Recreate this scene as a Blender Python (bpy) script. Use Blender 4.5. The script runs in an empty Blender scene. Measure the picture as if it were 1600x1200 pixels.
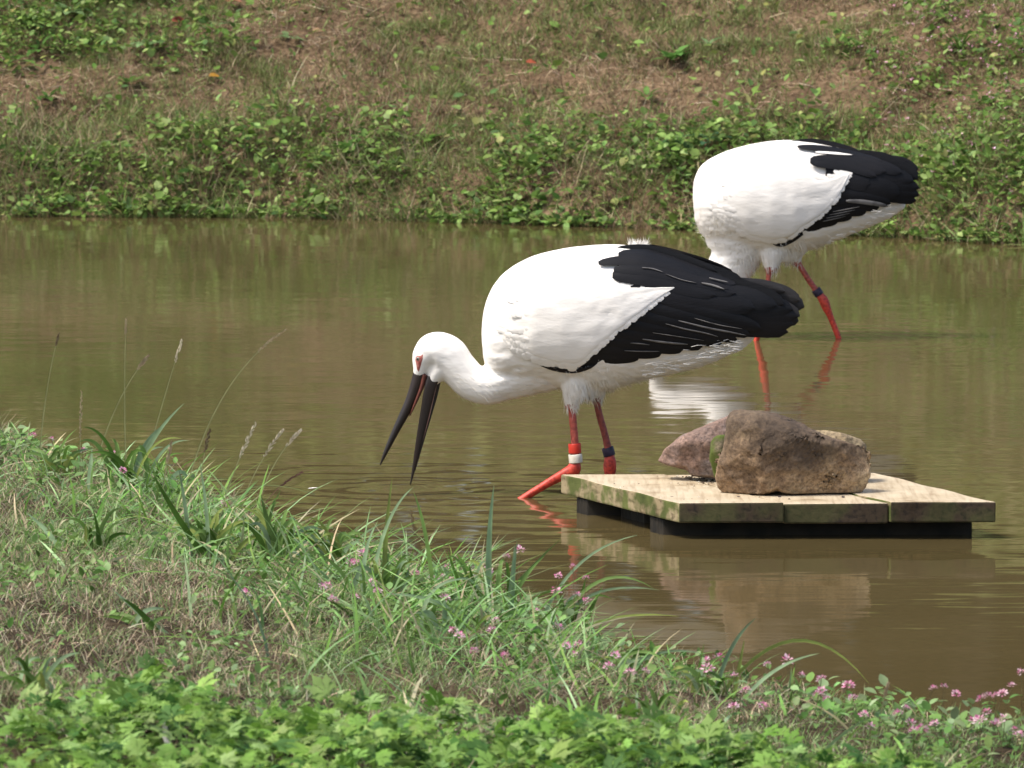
import bpy, bmesh, math, random
import numpy as np
from mathutils import Vector, noise
from mathutils.bvhtree import BVHTree

random.seed(7)
rng = np.random.default_rng(7)
S = bpy.context.scene
COL = S.collection

# ------------------------------------------------------------------ camera
F = 8889.0            # focal length in pixels of a 1600 px wide picture (200 mm on 36 mm)
H = 1.54              # eye height above the water
TH = math.atan(821.0 / F)
cam_d = bpy.data.cameras.new('camera')
cam_d.lens = 200.0
cam_d.sensor_width = 36.0
cam_d.clip_start = 0.1
cam_d.clip_end = 2000
cam_d.dof.use_dof = True
cam_d.dof.focus_distance = 13.6
cam_d.dof.aperture_fstop = 20.0
cam = bpy.data.objects.new('camera', cam_d)
cam.location = (0, 0, H)
cam.rotation_euler = (math.pi / 2 - TH, 0, 0)
COL.objects.link(cam)
S.camera = cam

# ------------------------------------------------------------------ light
SUN_EL = math.radians(58)
SUN_AZ = math.radians(-118)      # compass direction the sun stands in: 0 = +Y (away from camera), negative = left
w = bpy.data.worlds.new('World')
S.world = w
w.use_nodes = True
nt = w.node_tree
bg = nt.nodes['Background']
sky = nt.nodes.new('ShaderNodeTexSky')
sky.sky_type = 'NISHITA'
sky.sun_disc = False
sky.sun_elevation = SUN_EL
sky.sun_rotation = SUN_AZ
sky.air_density = 1.0
sky.dust_density = 4.0
sky.ozone_density = 0.6
nt.links.new(sky.outputs[0], bg.inputs[0])
bg.inputs[1].default_value = 0.15
sun_d = bpy.data.lights.new('sun', 'SUN')
sun_d.energy = 2.7
sun_d.angle = math.radians(9)
sun_d.color = (1.0, 0.955, 0.88)
sun = bpy.data.objects.new('sun', sun_d)
sdir = Vector((math.sin(SUN_AZ) * math.cos(SUN_EL), math.cos(SUN_AZ) * math.cos(SUN_EL), math.sin(SUN_EL)))
sun.rotation_euler = sdir.to_track_quat('Z', 'Y').to_euler()
sun.location = sdir * 50
COL.objects.link(sun)
S.view_settings.view_transform = 'Standard'
S.view_settings.look = 'None'
S.view_settings.exposure = 0.66
S.view_settings.gamma = 1.0
S.view_settings.use_curve_mapping = False
S.cycles.max_bounces = 6
S.cycles.transparent_max_bounces = 8
S.cycles.sample_clamp_indirect = 6

# ------------------------------------------------------------------ measuring helpers
_cf = Vector((0, math.cos(TH), -math.sin(TH)))
_cu = Vector((0, math.sin(TH), math.cos(TH)))
_cr = Vector((1, 0, 0))


def P(px, py, D):
    """real point at distance D (world y) seen at photograph position px, py"""
    d = _cr * ((px - 800) / F) + _cu * ((600 - py) / F) + _cf
    return Vector((0, 0, H)) + d * (D / d.y)


def smooth(a, b, x):
    t = np.clip((x - a) / (b - a), 0, 1)
    return t * t * (3 - 2 * t)


def interp(x, xs, ys):
    return np.interp(x, xs, ys)


def vnoise(x, y, seed=0):
    """cheap smooth value noise, numpy"""
    x = np.asarray(x, float) + seed * 17.13
    y = np.asarray(y, float) + seed * 9.71
    xi = np.floor(x).astype(np.int64)
    yi = np.floor(y).astype(np.int64)
    xf = x - xi
    yf = y - yi
    u = xf * xf * (3 - 2 * xf)
    v = yf * yf * (3 - 2 * yf)

    def h(a, b):
        n = (a * 374761393 + b * 668265263 + seed * 2147483) & 0x7fffffff
        n = ((n ^ (n >> 13)) * 1274126177) & 0x7fffffff
        return ((n ^ (n >> 16)) & 0xffff) / 65535.0
    return (h(xi, yi) * (1 - u) + h(xi + 1, yi) * u) * (1 - v) + (h(xi, yi + 1) * (1 - u) + h(xi + 1, yi + 1) * u) * v


def fbm(x, y, seed=0, o=4):
    s = 0
    a = 0.5
    for k in range(o):
        s = s + a * vnoise(np.asarray(x) * 2 ** k, np.asarray(y) * 2 ** k, seed + k)
        a *= 0.5
    return s / (1 - 0.5 ** o)


# ------------------------------------------------------------------ object helpers
def tag(o, label=None, cat=None, group=None, kind=None):
    if label: o['label'] = label
    if cat: o['category'] = cat
    if group: o['group'] = group
    if kind: o['kind'] = kind
    return o


def empty(name, loc, label=None, cat=None, group=None):
    o = bpy.data.objects.new(name, None)
    o.empty_display_size = 0.05
    COL.objects.link(o)
    o.location = loc
    o['wloc'] = list(loc)
    return tag(o, label, cat, group)


def wloc(o):
    return Vector(o['wloc']) if o is not None and 'wloc' in o else Vector((0, 0, 0))


def mesh_obj(name, verts, faces, mat, parent=None, smooth_=True, colors=None, kind=None, mats=None, fm=None):
    """verts in world coordinates; stored relative to the parent's origin"""
    m = bpy.data.meshes.new(name)
    o0 = wloc(parent)
    m.from_pydata([tuple(Vector(v) - o0) for v in verts], [], faces)
    if mats:
        for k in mats: m.materials.append(k)
    else:
        m.materials.append(mat)
    if fm: m.polygons.foreach_set('material_index', fm)
    if smooth_: m.polygons.foreach_set('use_smooth', [True] * len(m.polygons))
    if colors is not None:
        a = m.color_attributes.new('tint', 'FLOAT_COLOR', 'POINT')
        a.data.foreach_set('color', np.asarray(colors, dtype=np.float32).ravel())
    m.update()
    o = bpy.data.objects.new(name, m)
    COL.objects.link(o)
    if parent is not None:
        o.parent = parent
        o['wloc'] = list(o0)
    if kind: o['kind'] = kind
    return o


def big_mesh(name, V, quads=None, tris=None, mat=None, colors=None, smooth_=False):
    """fast numpy mesh"""
    m = bpy.data.meshes.new(name)
    V = np.asarray(V, dtype=np.float32)
    loops = []
    starts = []
    n = 0
    if quads is not None and len(quads):
        loops.append(np.asarray(quads, dtype=np.int32).ravel())
        starts.append(np.arange(len(quads), dtype=np.int32) * 4)
        n = len(quads) * 4
    if tris is not None and len(tris):
        loops.append(np.asarray(tris, dtype=np.int32).ravel())
        starts.append(n + np.arange(len(tris), dtype=np.int32) * 3)
    L = np.concatenate(loops)
    St = np.concatenate(starts)
    m.vertices.add(len(V))
    m.vertices.foreach_set('co', V.ravel())
    m.loops.add(len(L))
    m.loops.foreach_set('vertex_index', L)
    m.polygons.add(len(St))
    m.polygons.foreach_set('loop_start', St)
    if smooth_: m.polygons.foreach_set('use_smooth', np.ones(len(St), dtype=bool))
    m.materials.append(mat)
    if colors is not None:
        a = m.color_attributes.new('tint', 'FLOAT_COLOR', 'POINT')
        a.data.foreach_set('color', np.asarray(colors, dtype=np.float32).ravel())
    m.update(calc_edges=True)
    m.validate()
    o = bpy.data.objects.new(name, m)
    COL.objects.link(o)
    return o


# ------------------------------------------------------------------ materials
def new_mat(name):
    m = bpy.data.materials.new(name)
    m.use_nodes = True
    n = m.node_tree
    return m, n, n.nodes['Principled BSDF'], n.nodes['Material Output']


def N(nt, t, **kw):
    n = nt.nodes.new(t)
    for k, v in kw.items():
        if k.startswith('i_'):
            key = k[2:]
            n.inputs[int(key) if key.isdigit() else key.replace('_', ' ')].default_value = v
        else:
            setattr(n, k, v)
    return n


def ramp(nt, fac, stops):
    r = nt.nodes.new('ShaderNodeValToRGB')
    e = r.color_ramp.elements
    while len(e) < len(stops): e.new(0.5)
    for k, (p, c) in enumerate(stops):
        e[k].position = p
        e[k].color = (*c, 1) if len(c) == 3 else c
    nt.links.new(fac, r.inputs[0])
    return r


def tint_mat(name, rough=0.5, transl=0.35, spec=0.4, grain=0.25, scale=60):
    m, n, b, out = new_mat(name)
    at = N(n, 'ShaderNodeAttribute', attribute_name='tint')
    tc = N(n, 'ShaderNodeTexCoord')
    no = N(n, 'ShaderNodeTexNoise')
    no.inputs['Scale'].default_value = scale
    n.links.new(tc.outputs['Object'], no.inputs['Vector'])
    mr = N(n, 'ShaderNodeMapRange')
    mr.inputs[1].default_value = 0.3
    mr.inputs[2].default_value = 0.7
    mr.inputs[3].default_value = 1 - grain
    mr.inputs[4].default_value = 1 + grain
    n.links.new(no.outputs['Fac'], mr.inputs[0])
    mul = N(n, 'ShaderNodeVectorMath', operation='SCALE')
    n.links.new(at.outputs['Color'], mul.inputs[0])
    n.links.new(mr.outputs[0], mul.inputs['Scale'])
    n.links.new(mul.outputs[0], b.inputs['Base Color'])
    b.inputs['Roughness'].default_value = rough
    b.inputs['Specular IOR Level'].default_value = spec
    if transl > 0:
        tr = N(n, 'ShaderNodeBsdfTranslucent')
        n.links.new(mul.outputs[0], tr.inputs[0])
        mx = N(n, 'ShaderNodeMixShader')
        mx.inputs[0].default_value = transl
        n.links.new(b.outputs[0], mx.inputs[1])
        n.links.new(tr.outputs[0], mx.inputs[2])
        n.links.new(mx.outputs[0], out.inputs[0])
    return m


def noise_mat(name, c1, c2, scale=20, rough=0.6, bump=0.2, bscale=None, detail=6, stretch=(1, 1, 1), dist=0.003, spec=0.3, c3=None, sub=0):
    m, n, b, out = new_mat(name)
    tc = N(n, 'ShaderNodeTexCoord')
    mp = N(n, 'ShaderNodeMapping')
    mp.inputs['Scale'].default_value = stretch
    n.links.new(tc.outputs['Object'], mp.inputs[0])
    no = N(n, 'ShaderNodeTexNoise')
    no.inputs['Scale'].default_value = scale
    no.inputs['Detail'].default_value = detail
    n.links.new(mp.outputs[0], no.inputs['Vector'])
    st = [(0.35, c1), (0.65, c2)] if c3 is None else [(0.32, c1), (0.5, c2), (0.68, c3)]
    r = ramp(n, no.outputs['Fac'], st)
    n.links.new(r.outputs[0], b.inputs['Base Color'])
    b.inputs['Roughness'].default_value = rough
    b.inputs['Specular IOR Level'].default_value = spec
    if bump:
        n2 = N(n, 'ShaderNodeTexNoise')
        n2.inputs['Scale'].default_value = bscale or scale * 3
        n2.inputs['Detail'].default_value = 5
        n.links.new(mp.outputs[0], n2.inputs['Vector'])
        bp = N(n, 'ShaderNodeBump')
        bp.inputs['Strength'].default_value = bump
        bp.inputs['Distance'].default_value = dist
        n.links.new(n2.outputs['Fac'], bp.inputs['Height'])
        n.links.new(bp.outputs[0], b.inputs['Normal'])
    return m


M = {}
M['leaf'] = tint_mat('leaf_surface', 0.55, 0.35, 0.2, 0.18, 40)
M['grass'] = tint_mat('grass_surface', 0.6, 0.35, 0.2, 0.25, 25)
M['petal'] = tint_mat('petal_surface', 0.5, 0.4, 0.3, 0.1, 200)
M['farleaf'] = tint_mat('woodland_leaf', 0.6, 0.2, 0.2, 0.3, 3)
M['white'] = noise_mat('white_plumage', (0.79, 0.755, 0.70), (0.83, 0.805, 0.765), 9, 0.8, 0.35, 60, stretch=(0.45, 1, 1.3), dist=0.004, spec=0.15)
M['cream'] = noise_mat('white_down', (0.74, 0.70, 0.63), (0.82, 0.80, 0.75), 30, 0.8, 0.2, spec=0.1)
M['black'] = noise_mat('black_flight_feather', (0.005, 0.0055, 0.007), (0.011, 0.0105, 0.012), 14, 0.55, 0.5, 240, stretch=(0.12, 1, 1), dist=0.0012, spec=0.2)
M['brownblack'] = noise_mat('worn_black_feather', (0.013, 0.012, 0.013), (0.03, 0.027, 0.026), 18, 0.55, 0.5, 240, stretch=(0.12, 1, 1), dist=0.0012, spec=0.35)
M['greyedge'] = noise_mat('silver_feather_edge', (0.07, 0.067, 0.064), (0.19, 0.18, 0.17), 30, 0.6, 0)
M['bill'] = noise_mat('dark_horn_bill', (0.007, 0.006, 0.006), (0.018, 0.010, 0.008), 18, 0.4, 0.2, 90, stretch=(1, 1, 0.25), dist=0.001, spec=0.5)
M['billbase'] = noise_mat('red_brown_bill_base', (0.09, 0.03, 0.022), (0.16, 0.05, 0.035), 40, 0.45, 0.1)
M['billin'] = noise_mat('pink_bill_lining', (0.42, 0.2, 0.17), (0.5, 0.28, 0.23), 40, 0.4, 0)
M['red_skin'] = noise_mat('bare_red_skin', (0.30, 0.07, 0.06), (0.5, 0.2, 0.17), 160, 0.55, 0.3, 300, dist=0.001)
M['eye'] = noise_mat('pale_iris', (0.22, 0.2, 0.17), (0.3, 0.28, 0.25), 50, 0.2, 0)
M['pupil'] = noise_mat('dark_pupil', (0.01, 0.01, 0.01), (0.015, 0.015, 0.015), 50, 0.15, 0)
M['ring_red'] = noise_mat('red_plastic_band', (0.55, 0.035, 0.02), (0.62, 0.05, 0.03), 50, 0.35, 0)
M['ring_metal'] = noise_mat('brushed_metal_band', (0.55, 0.5, 0.4), (0.72, 0.68, 0.58), 90, 0.42, 0.1)
M['ring_dark'] = noise_mat('dark_blue_band', (0.015, 0.014, 0.028), (0.05, 0.035, 0.06), 110, 0.4, 0.2)


def leg_material():
    m, n, b, out = new_mat('red_leg_skin')
    g = N(n, 'ShaderNodeNewGeometry')
    sp = N(n, 'ShaderNodeSeparateXYZ')
    n.links.new(g.outputs['Position'], sp.inputs[0])
    at = N(n, 'ShaderNodeAttribute', attribute_name='tint')
    no = N(n, 'ShaderNodeTexNoise')
    no.inputs['Scale'].default_value = 130
    no.inputs['Detail'].default_value = 4
    n.links.new(g.outputs['Position'], no.inputs['Vector'])
    mx = N(n, 'ShaderNodeMixRGB', blend_type='MULTIPLY')
    mx.inputs[0].default_value = 0.8
    n.links.new(at.outputs['Color'], mx.inputs[1])
    r = ramp(n, no.outputs['Fac'], [(0.38, (0.5, 0.45, 0.45)), (0.5, (0.95, 0.95, 0.95)), (0.62, (1.15, 1.3, 1.3))])
    n.links.new(r.outputs[0], mx.inputs[2])
    n.links.new(mx.outputs[0], b.inputs['Base Color'])
    b.inputs['Roughness'].default_value = 0.5
    bp = N(n, 'ShaderNodeBump')
    bp.inputs['Strength'].default_value = 0.5
    bp.inputs['Distance'].default_value = 0.0015
    n.links.new(no.outputs['Fac'], bp.inputs['Height'])
    n.links.new(bp.outputs[0], b.inputs['Normal'])
    return m


M['leg'] = leg_material()


def soil_material(name, cA, cB, cC, scale=1.0):
    m, n, b, out = new_mat(name)
    g = N(n, 'ShaderNodeNewGeometry')
    a = N(n, 'ShaderNodeTexNoise')
    a.inputs['Scale'].default_value = 1.6 * scale
    a.inputs['Detail'].default_value = 8
    a.inputs['Roughness'].default_value = 0.7
    n.links.new(g.outputs['Position'], a.inputs['Vector'])
    r = ramp(n, a.outputs['Fac'], [(0.35, cA), (0.52, cB), (0.68, cC)])
    c = N(n, 'ShaderNodeTexNoise')
    c.inputs['Scale'].default_value = 55
    c.inputs['Detail'].default_value = 6
    n.links.new(g.outputs['Position'], c.inputs['Vector'])
    r2 = ramp(n, c.outputs['Fac'], [(0.3, (0.55, 0.5, 0.45)), (0.7, (1.35, 1.3, 1.25))])
    mx = N(n, 'ShaderNodeMixRGB', blend_type='MULTIPLY')
    mx.inputs[0].default_value = 1
    n.links.new(r.outputs[0], mx.inputs[1])
    n.links.new(r2.outputs[0], mx.inputs[2])
    n.links.new(mx.outputs[0], b.inputs['Base Color'])
    b.inputs['Roughness'].default_value = 0.95
    b.inputs['Specular IOR Level'].default_value = 0.1
    bp = N(n, 'ShaderNodeBump')
    bp.inputs['Strength'].default_value = 0.8
    bp.inputs['Distance'].default_value = 0.02
    n.links.new(c.outputs['Fac'], bp.inputs['Height'])
    n.links.new(bp.outputs[0], b.inputs['Normal'])
    return m


M['far_soil'] = soil_material('trodden_bank_soil', (0.085, 0.058, 0.038), (0.15, 0.108, 0.068), (0.23, 0.17, 0.11))
M['near_soil'] = soil_material('near_bank_soil', (0.03, 0.022, 0.014), (0.055, 0.042, 0.026), (0.09, 0.07, 0.042))


def water_material():
    m, n, b, out = new_mat('muddy_pond_water')
    L = n.links.new
    g = N(n, 'ShaderNodeNewGeometry')
    # suspended mud: slightly uneven colour
    mpn = N(n, 'ShaderNodeTexNoise')
    mpn.inputs['Scale'].default_value = 0.7
    mpn.inputs['Detail'].default_value = 3
    L(g.outputs['Position'], mpn.inputs['Vector'])
    r = ramp(n, mpn.outputs['Fac'], [(0.35, (0.074, 0.056, 0.023)), (0.65, (0.092, 0.070, 0.030))])
    L(r.outputs[0], b.inputs['Base Color'])
    b.inputs['Roughness'].default_value = 0.05
    b.inputs['IOR'].default_value = 1.33
    b.inputs['Specular IOR Level'].default_value = 0.5

    def layer(scale, stretch, amp, detail=2.0, seed=0.0):
        mp = N(n, 'ShaderNodeMapping')
        mp.inputs['Scale'].default_value = stretch
        mp.inputs['Location'].default_value = (seed, seed * 1.7, seed)
        L(g.outputs['Position'], mp.inputs[0])
        t = N(n, 'ShaderNodeTexNoise')
        t.inputs['Scale'].default_value = scale
        t.inputs['Detail'].default_value = detail
        L(mp.outputs[0], t.inputs['Vector'])
        s = N(n, 'ShaderNodeVectorMath', operation='SUBTRACT')
        L(t.outputs['Color'], s.inputs[0])
        s.inputs[1].default_value = (0.5, 0.5, 0.5)
        q = N(n, 'ShaderNodeVectorMath', operation='SCALE')
        L(s.outputs[0], q.inputs[0])
        q.inputs['Scale'].default_value = amp
        return q.outputs[0]

    def add(a, c):
        v = N(n, 'ShaderNodeVectorMath', operation='ADD')
        L(a, v.inputs[0])
        L(c, v.inputs[1])
        return v.outputs[0]

    tot = add(layer(1.6, (0.5, 1, 1), 0.010, 1.5), layer(9, (0.22, 1, 1), 0.024, 2, 3.1))
    tot = add(tot, layer(34, (0.16, 1, 1), 0.046, 2, 7.7))
    # livelier water on the left, where the wading birds stirred it
    sp = N(n, 'ShaderNodeSeparateXYZ')
    L(g.outputs['Position'], sp.inputs[0])

    def rings(cx, cy, wl, amp, fall, phase=0.0):
        d = N(n, 'ShaderNodeVectorMath', operation='SUBTRACT')
        L(g.outputs['Position'], d.inputs[0])
        d.inputs[1].default_value = (cx, cy, 0)
        # wobble, so that rings are not perfect circles
        wn = N(n, 'ShaderNodeTexNoise')
        wn.inputs['Scale'].default_value = 2.2
        wn.inputs['Detail'].default_value = 2
        L(g.outputs['Position'], wn.inputs['Vector'])
        ln = N(n, 'ShaderNodeVectorMath', operation='LENGTH')
        L(d.outputs[0], ln.inputs[0])
        wob = N(n, 'ShaderNodeMath', operation='MULTIPLY_ADD')
        L(wn.outputs['Fac'], wob.inputs[0])
        wob.inputs[1].default_value = 0.5
        L(ln.outputs['Value'], wob.inputs[2])
        ph = N(n, 'ShaderNodeMath', operation='MULTIPLY_ADD')
        L(wob.outputs[0], ph.inputs[0])
        ph.inputs[1].default_value = 2 * math.pi / wl
        ph.inputs[2].default_value = phase
        sn = N(n, 'ShaderNodeMath', operation='SINE')
        L(ph.outputs[0], sn.inputs[0])
        ex = N(n, 'ShaderNodeMath', operation='MULTIPLY')
        L(ln.outputs['Value'], ex.inputs[0])
        ex.inputs[1].default_value = -1.0 / fall
        e2 = N(n, 'ShaderNodeMath', operation='EXPONENT')
        L(ex.outputs[0], e2.inputs[0])
        am = N(n, 'ShaderNodeMath', operation='MULTIPLY')
        L(sn.outputs[0], am.inputs[0])
        L(e2.outputs[0], am.inputs[1])
        a2 = N(n, 'ShaderNodeMath', operation='MULTIPLY')
        L(am.outputs[0], a2.inputs[0])
        a2.inputs[1].default_value = amp
        nn = N(n, 'ShaderNodeVectorMath', operation='NORMALIZE')
        L(d.outputs[0], nn.inputs[0])
        q = N(n, 'ShaderNodeVectorMath', operation='SCALE')
        L(nn.outputs[0], q.inputs[0])
        L(a2.outputs[0], q.inputs['Scale'])
        return q.outputs[0]

    p1 = P(641, 760, F * H / (760 + 221))
    p2 = P(822, 776, F * H / (776 + 221))
    p3 = P(952, 760, 13.8)
    p4 = P(1312, 530, F * H / 751)
    tot = add(tot, rings(p1.x, p1.y, 0.17, 0.020, 0.8))
    tot = add(tot, rings(p1.x, p1.y, 0.05, 0.035, 0.16))
    tot = add(tot, rings(p2.x, p2.y, 0.12, 0.018, 0.5, 1.0))
    tot = add(tot, rings(p3.x, p3.y, 0.15, 0.012, 0.6, 2.0))
    tot = add(tot, rings(p4.x, p4.y, 0.12, 0.03, 0.35, 0.4))
    mask = N(n, 'ShaderNodeVectorMath', operation='MULTIPLY')
    L(tot, mask.inputs[0])
    mask.inputs[1].default_value = (1, 1, 0)
    up = N(n, 'ShaderNodeVectorMath', operation='ADD')
    L(mask.outputs[0], up.inputs[0])
    up.inputs[1].default_value = (0, 0, 1)
    nz = N(n, 'ShaderNodeVectorMath', operation='NORMALIZE')
    L(up.outputs[0], nz.inputs[0])
    L(nz.outputs[0], b.inputs['Normal'])
    return m


M['water'] = water_material()


def wood_top_material(name, base, dark, green, gscale=1.0, stretch=(1, 1, 1)):
    """weathered board: long grain, stains, algae"""
    m, n, b, out = new_mat(name)
    L = n.links.new
    g = N(n, 'ShaderNodeNewGeometry')
    mp = N(n, 'ShaderNodeMapping')
    mp.inputs['Rotation'].default_value = (0, 0, math.radians(-24))
    mp.inputs['Scale'].default_value = (30, 2.2, 30)
    L(g.outputs['Position'], mp.inputs[0])
    gr = N(n, 'ShaderNodeTexNoise')
    gr.inputs['Scale'].default_value = 2.6
    gr.inputs['Detail'].default_value = 6
    gr.inputs['Distortion'].default_value = 0.4
    L(mp.outputs[0], gr.inputs['Vector'])
    st = N(n, 'ShaderNodeTexNoise')
    st.inputs['Scale'].default_value = 7
    st.inputs['Detail'].default_value = 6
    st.inputs['Roughness'].default_value = 0.65
    L(g.outputs['Position'], st.inputs['Vector'])
    c1 = ramp(n, gr.outputs['Fac'], [(0.3, dark), (0.5, base), (0.75, tuple(min(1, v * 1.15) for v in base))])
    c2 = ramp(n, st.outputs['Fac'], [(0.32, (0.45, 0.37, 0.29)), (0.42, (0.88, 0.83, 0.76)), (0.60, (1.05, 1.03, 1.0))])
    mx = N(n, 'ShaderNodeMixRGB', blend_type='MULTIPLY')
    mx.inputs[0].default_value = 0.85
    L(c1.outputs[0], mx.inputs[1])
    L(c2.outputs[0], mx.inputs[2])
    al = N(n, 'ShaderNodeTexNoise')
    al.inputs['Scale'].default_value = 16 * gscale
    al.inputs['Detail'].default_value = 5
    L(g.outputs['Position'], al.inputs['Vector'])
    ar = ramp(n, al.outputs['Fac'], [(0.44, (0, 0, 0)), (0.56, (1, 1, 1))])
    gm = N(n, 'ShaderNodeMath', operation='MULTIPLY')
    L(ar.outputs[0], gm.inputs[0])
    gm.inputs[1].default_value = green
    m2 = N(n, 'ShaderNodeMixRGB')
    L(gm.outputs[0], m2.inputs[0])
    L(mx.outputs[0], m2.inputs[1])
    gcol = ramp(n, st.outputs['Fac'], [(0.35, (0.035, 0.05, 0.012)), (0.65, (0.11, 0.13, 0.035))])
    L(gcol.outputs[0], m2.inputs[2])
    L(m2.outputs[0], b.inputs['Base Color'])
    b.inputs['Roughness'].default_value = 0.8
    b.inputs['Specular IOR Level'].default_value = 0.2
    bp = N(n, 'ShaderNodeBump')
    bp.inputs['Strength'].default_value = 0.6
    bp.inputs['Distance'].default_value = 0.002
    L(gr.outputs['Fac'], bp.inputs['Height'])
    L(bp.outputs[0], b.inputs['Normal'])
    return m


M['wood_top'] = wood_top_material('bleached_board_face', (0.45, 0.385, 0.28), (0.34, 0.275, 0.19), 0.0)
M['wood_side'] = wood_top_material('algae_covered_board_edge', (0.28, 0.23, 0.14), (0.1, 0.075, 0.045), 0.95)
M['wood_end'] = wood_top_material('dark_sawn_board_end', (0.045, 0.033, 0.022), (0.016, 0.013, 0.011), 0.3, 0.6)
M['joist'] = noise_mat('wet_dark_joist', (0.01, 0.009, 0.007), (0.03, 0.024, 0.016), 20, 0.7, 0.3)


def rock_material(name, cols, moss=0.0, dark_patch=True):
    m, n, b, out = new_mat(name)
    L = n.links.new
    g = N(n, 'ShaderNodeTexCoord')
    a = N(n, 'ShaderNodeTexNoise')
    a.inputs['Scale'].default_value = 9
    a.inputs['Detail'].default_value = 7
    a.inputs['Roughness'].default_value = 0.62
    L(g.outputs['Object'], a.inputs['Vector'])
    r = ramp(n, a.outputs['Fac'], [(0.3, cols[0]), (0.48, cols[1]), (0.6, cols[2]), (0.75, cols[3])])
    c = N(n, 'ShaderNodeTexNoise')
    c.inputs['Scale'].default_value = 120
    c.inputs['Detail'].default_value = 6
    c.inputs['Roughness'].default_value = 0.7
    L(g.outputs['Object'], c.inputs['Vector'])
    r2 = ramp(n, c.outputs['Fac'], [(0.36, (0.42, 0.40, 0.38)), (0.5, (0.95, 0.95, 0.95)), (0.66, (1.5, 1.48, 1.4))])
    mx = N(n, 'ShaderNodeMixRGB', blend_type='MULTIPLY')
    mx.inputs[0].default_value = 0.9
    L(r.outputs[0], mx.inputs[1])
    L(r2.outputs[0], mx.inputs[2])
    d = N(n, 'ShaderNodeTexNoise')
    d.inputs['Scale'].default_value = 5.5
    d.inputs['Detail'].default_value = 4
    mp = N(n, 'ShaderNodeMapping')
    mp.inputs['Location'].default_value = (3.3, 1.2, 0.4)
    L(g.outputs['Object'], mp.inputs[0])
    L(mp.outputs[0], d.inputs['Vector'])
    # lichen-dark weathering, stronger towards the top of the stone
    sx = N(n, 'ShaderNodeSeparateXYZ')
    L(g.outputs['Object'], sx.inputs[0])
    hz = N(n, 'ShaderNodeMath', operation='MULTIPLY_ADD')
    L(sx.outputs['Z'], hz.inputs[0])
    hz.inputs[1].default_value = 2.2
    L(d.outputs['Fac'], hz.inputs[2])
    dr = ramp(n, hz.outputs[0], [(0.55, (0, 0, 0)), (0.74, (1, 1, 1))])
    dm = N(n, 'ShaderNodeMath', operation='MULTIPLY')
    L(dr.outputs[0], dm.inputs[0])
    dm.inputs[1].default_value = 0.72 if dark_patch else 0.2
    m3 = N(n, 'ShaderNodeMixRGB')
    L(dm.outputs[0], m3.inputs[0])
    L(mx.outputs[0], m3.inputs[1])
    m3.inputs[2].default_value = (0.06, 0.046, 0.036, 1)
    col = m3.outputs[0]
    if moss:
        e = N(n, 'ShaderNodeTexNoise')
        e.inputs['Scale'].default_value = 14
        e.inputs['Detail'].default_value = 5
        L(g.outputs['Object'], e.inputs['Vector'])
        er = ramp(n, e.outputs['Fac'], [(0.5 - moss * 0.3, (0, 0, 0)), (0.62 - moss * 0.3, (1, 1, 1))])
        m4 = N(n, 'ShaderNodeMixRGB')
        L(er.outputs[0], m4.inputs[0])
        L(col, m4.inputs[1])
        m4.inputs[2].default_value = (0.075, 0.10, 0.02, 1)
        col = m4.outputs[0]
    L(col, b.inputs['Base Color'])
    b.inputs['Roughness'].default_value = 0.85
    b.inputs['Specular IOR Level'].default_value = 0.25
    bp = N(n, 'ShaderNodeBump')
    bp.inputs['Strength'].default_value = 0.7
    bp.inputs['Distance'].default_value = 0.004
    L(c.outputs['Fac'], bp.inputs['Height'])
    b2 = N(n, 'ShaderNodeBump')
    b2.inputs['Strength'].default_value = 0.6
    b2.inputs['Distance'].default_value = 0.02
    L(a.outputs['Fac'], b2.inputs['Height'])
    L(bp.outputs[0], b2.inputs['Normal'])
    L(b2.outputs[0], b.inputs['Normal'])
    return m


M['rock_big'] = rock_material('tan_weathered_stone', [(0.10, 0.068, 0.045), (0.23, 0.155, 0.095), (0.34, 0.245, 0.15), (0.45, 0.36, 0.24)])
M['rock_pink'] = rock_material('pinkish_grey_stone', [(0.12, 0.095, 0.09), (0.25, 0.165, 0.13), (0.21, 0.175, 0.165), (0.33, 0.235, 0.16)], dark_patch=False)
M['rock_yellow'] = rock_material('yellowish_stone', [(0.2, 0.15, 0.09), (0.33, 0.26, 0.16), (0.38, 0.3, 0.19), (0.4, 0.33, 0.22)], dark_patch=False)
M['rock_moss'] = rock_material('mossy_stone', [(0.1, 0.08, 0.05), (0.16, 0.13, 0.08), (0.2, 0.17, 0.1), (0.3, 0.26, 0.16)], moss=0.7)
M['bark'] = noise_mat('dark_bark', (0.03, 0.022, 0.016), (0.09, 0.068, 0.05), 8, 0.9, 0.6, 20, stretch=(1, 1, 0.2), dist=0.02)

# ------------------------------------------------------------------ terrain
FS = np.array([(-60, 27), (-8, 25.2), (-3.2, 24.7), (-2.2, 24.55), (-1.0, 24.5), (-0.27, 24.2), (0.6, 23.75), (1.5, 23.25), (2.02, 22.75), (3, 22.3), (6, 21.8), (60, 20)])
NS = np.array([(-60, 22), (-6, 18.5), (-3, 16.6), (-1.9, 15.7), (-1.35, 14.85), (-1.08, 14.2), (-0.84, 13.65), (-0.62, 12.95), (-0.446, 12.45), (-0.13, 11.65), (0.12, 11.0), (0.25, 10.72), (0.40, 10.42), (0.52, 10.25), (0.73, 10.0), (0.9, 9.9), (1.6, 9.6), (3, 9.3), (60, 8)])


def far_shore(x): return np.interp(x, FS[:, 0], FS[:, 1])
def near_shore(x): return np.interp(x, NS[:, 0], NS[:, 1])


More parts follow.
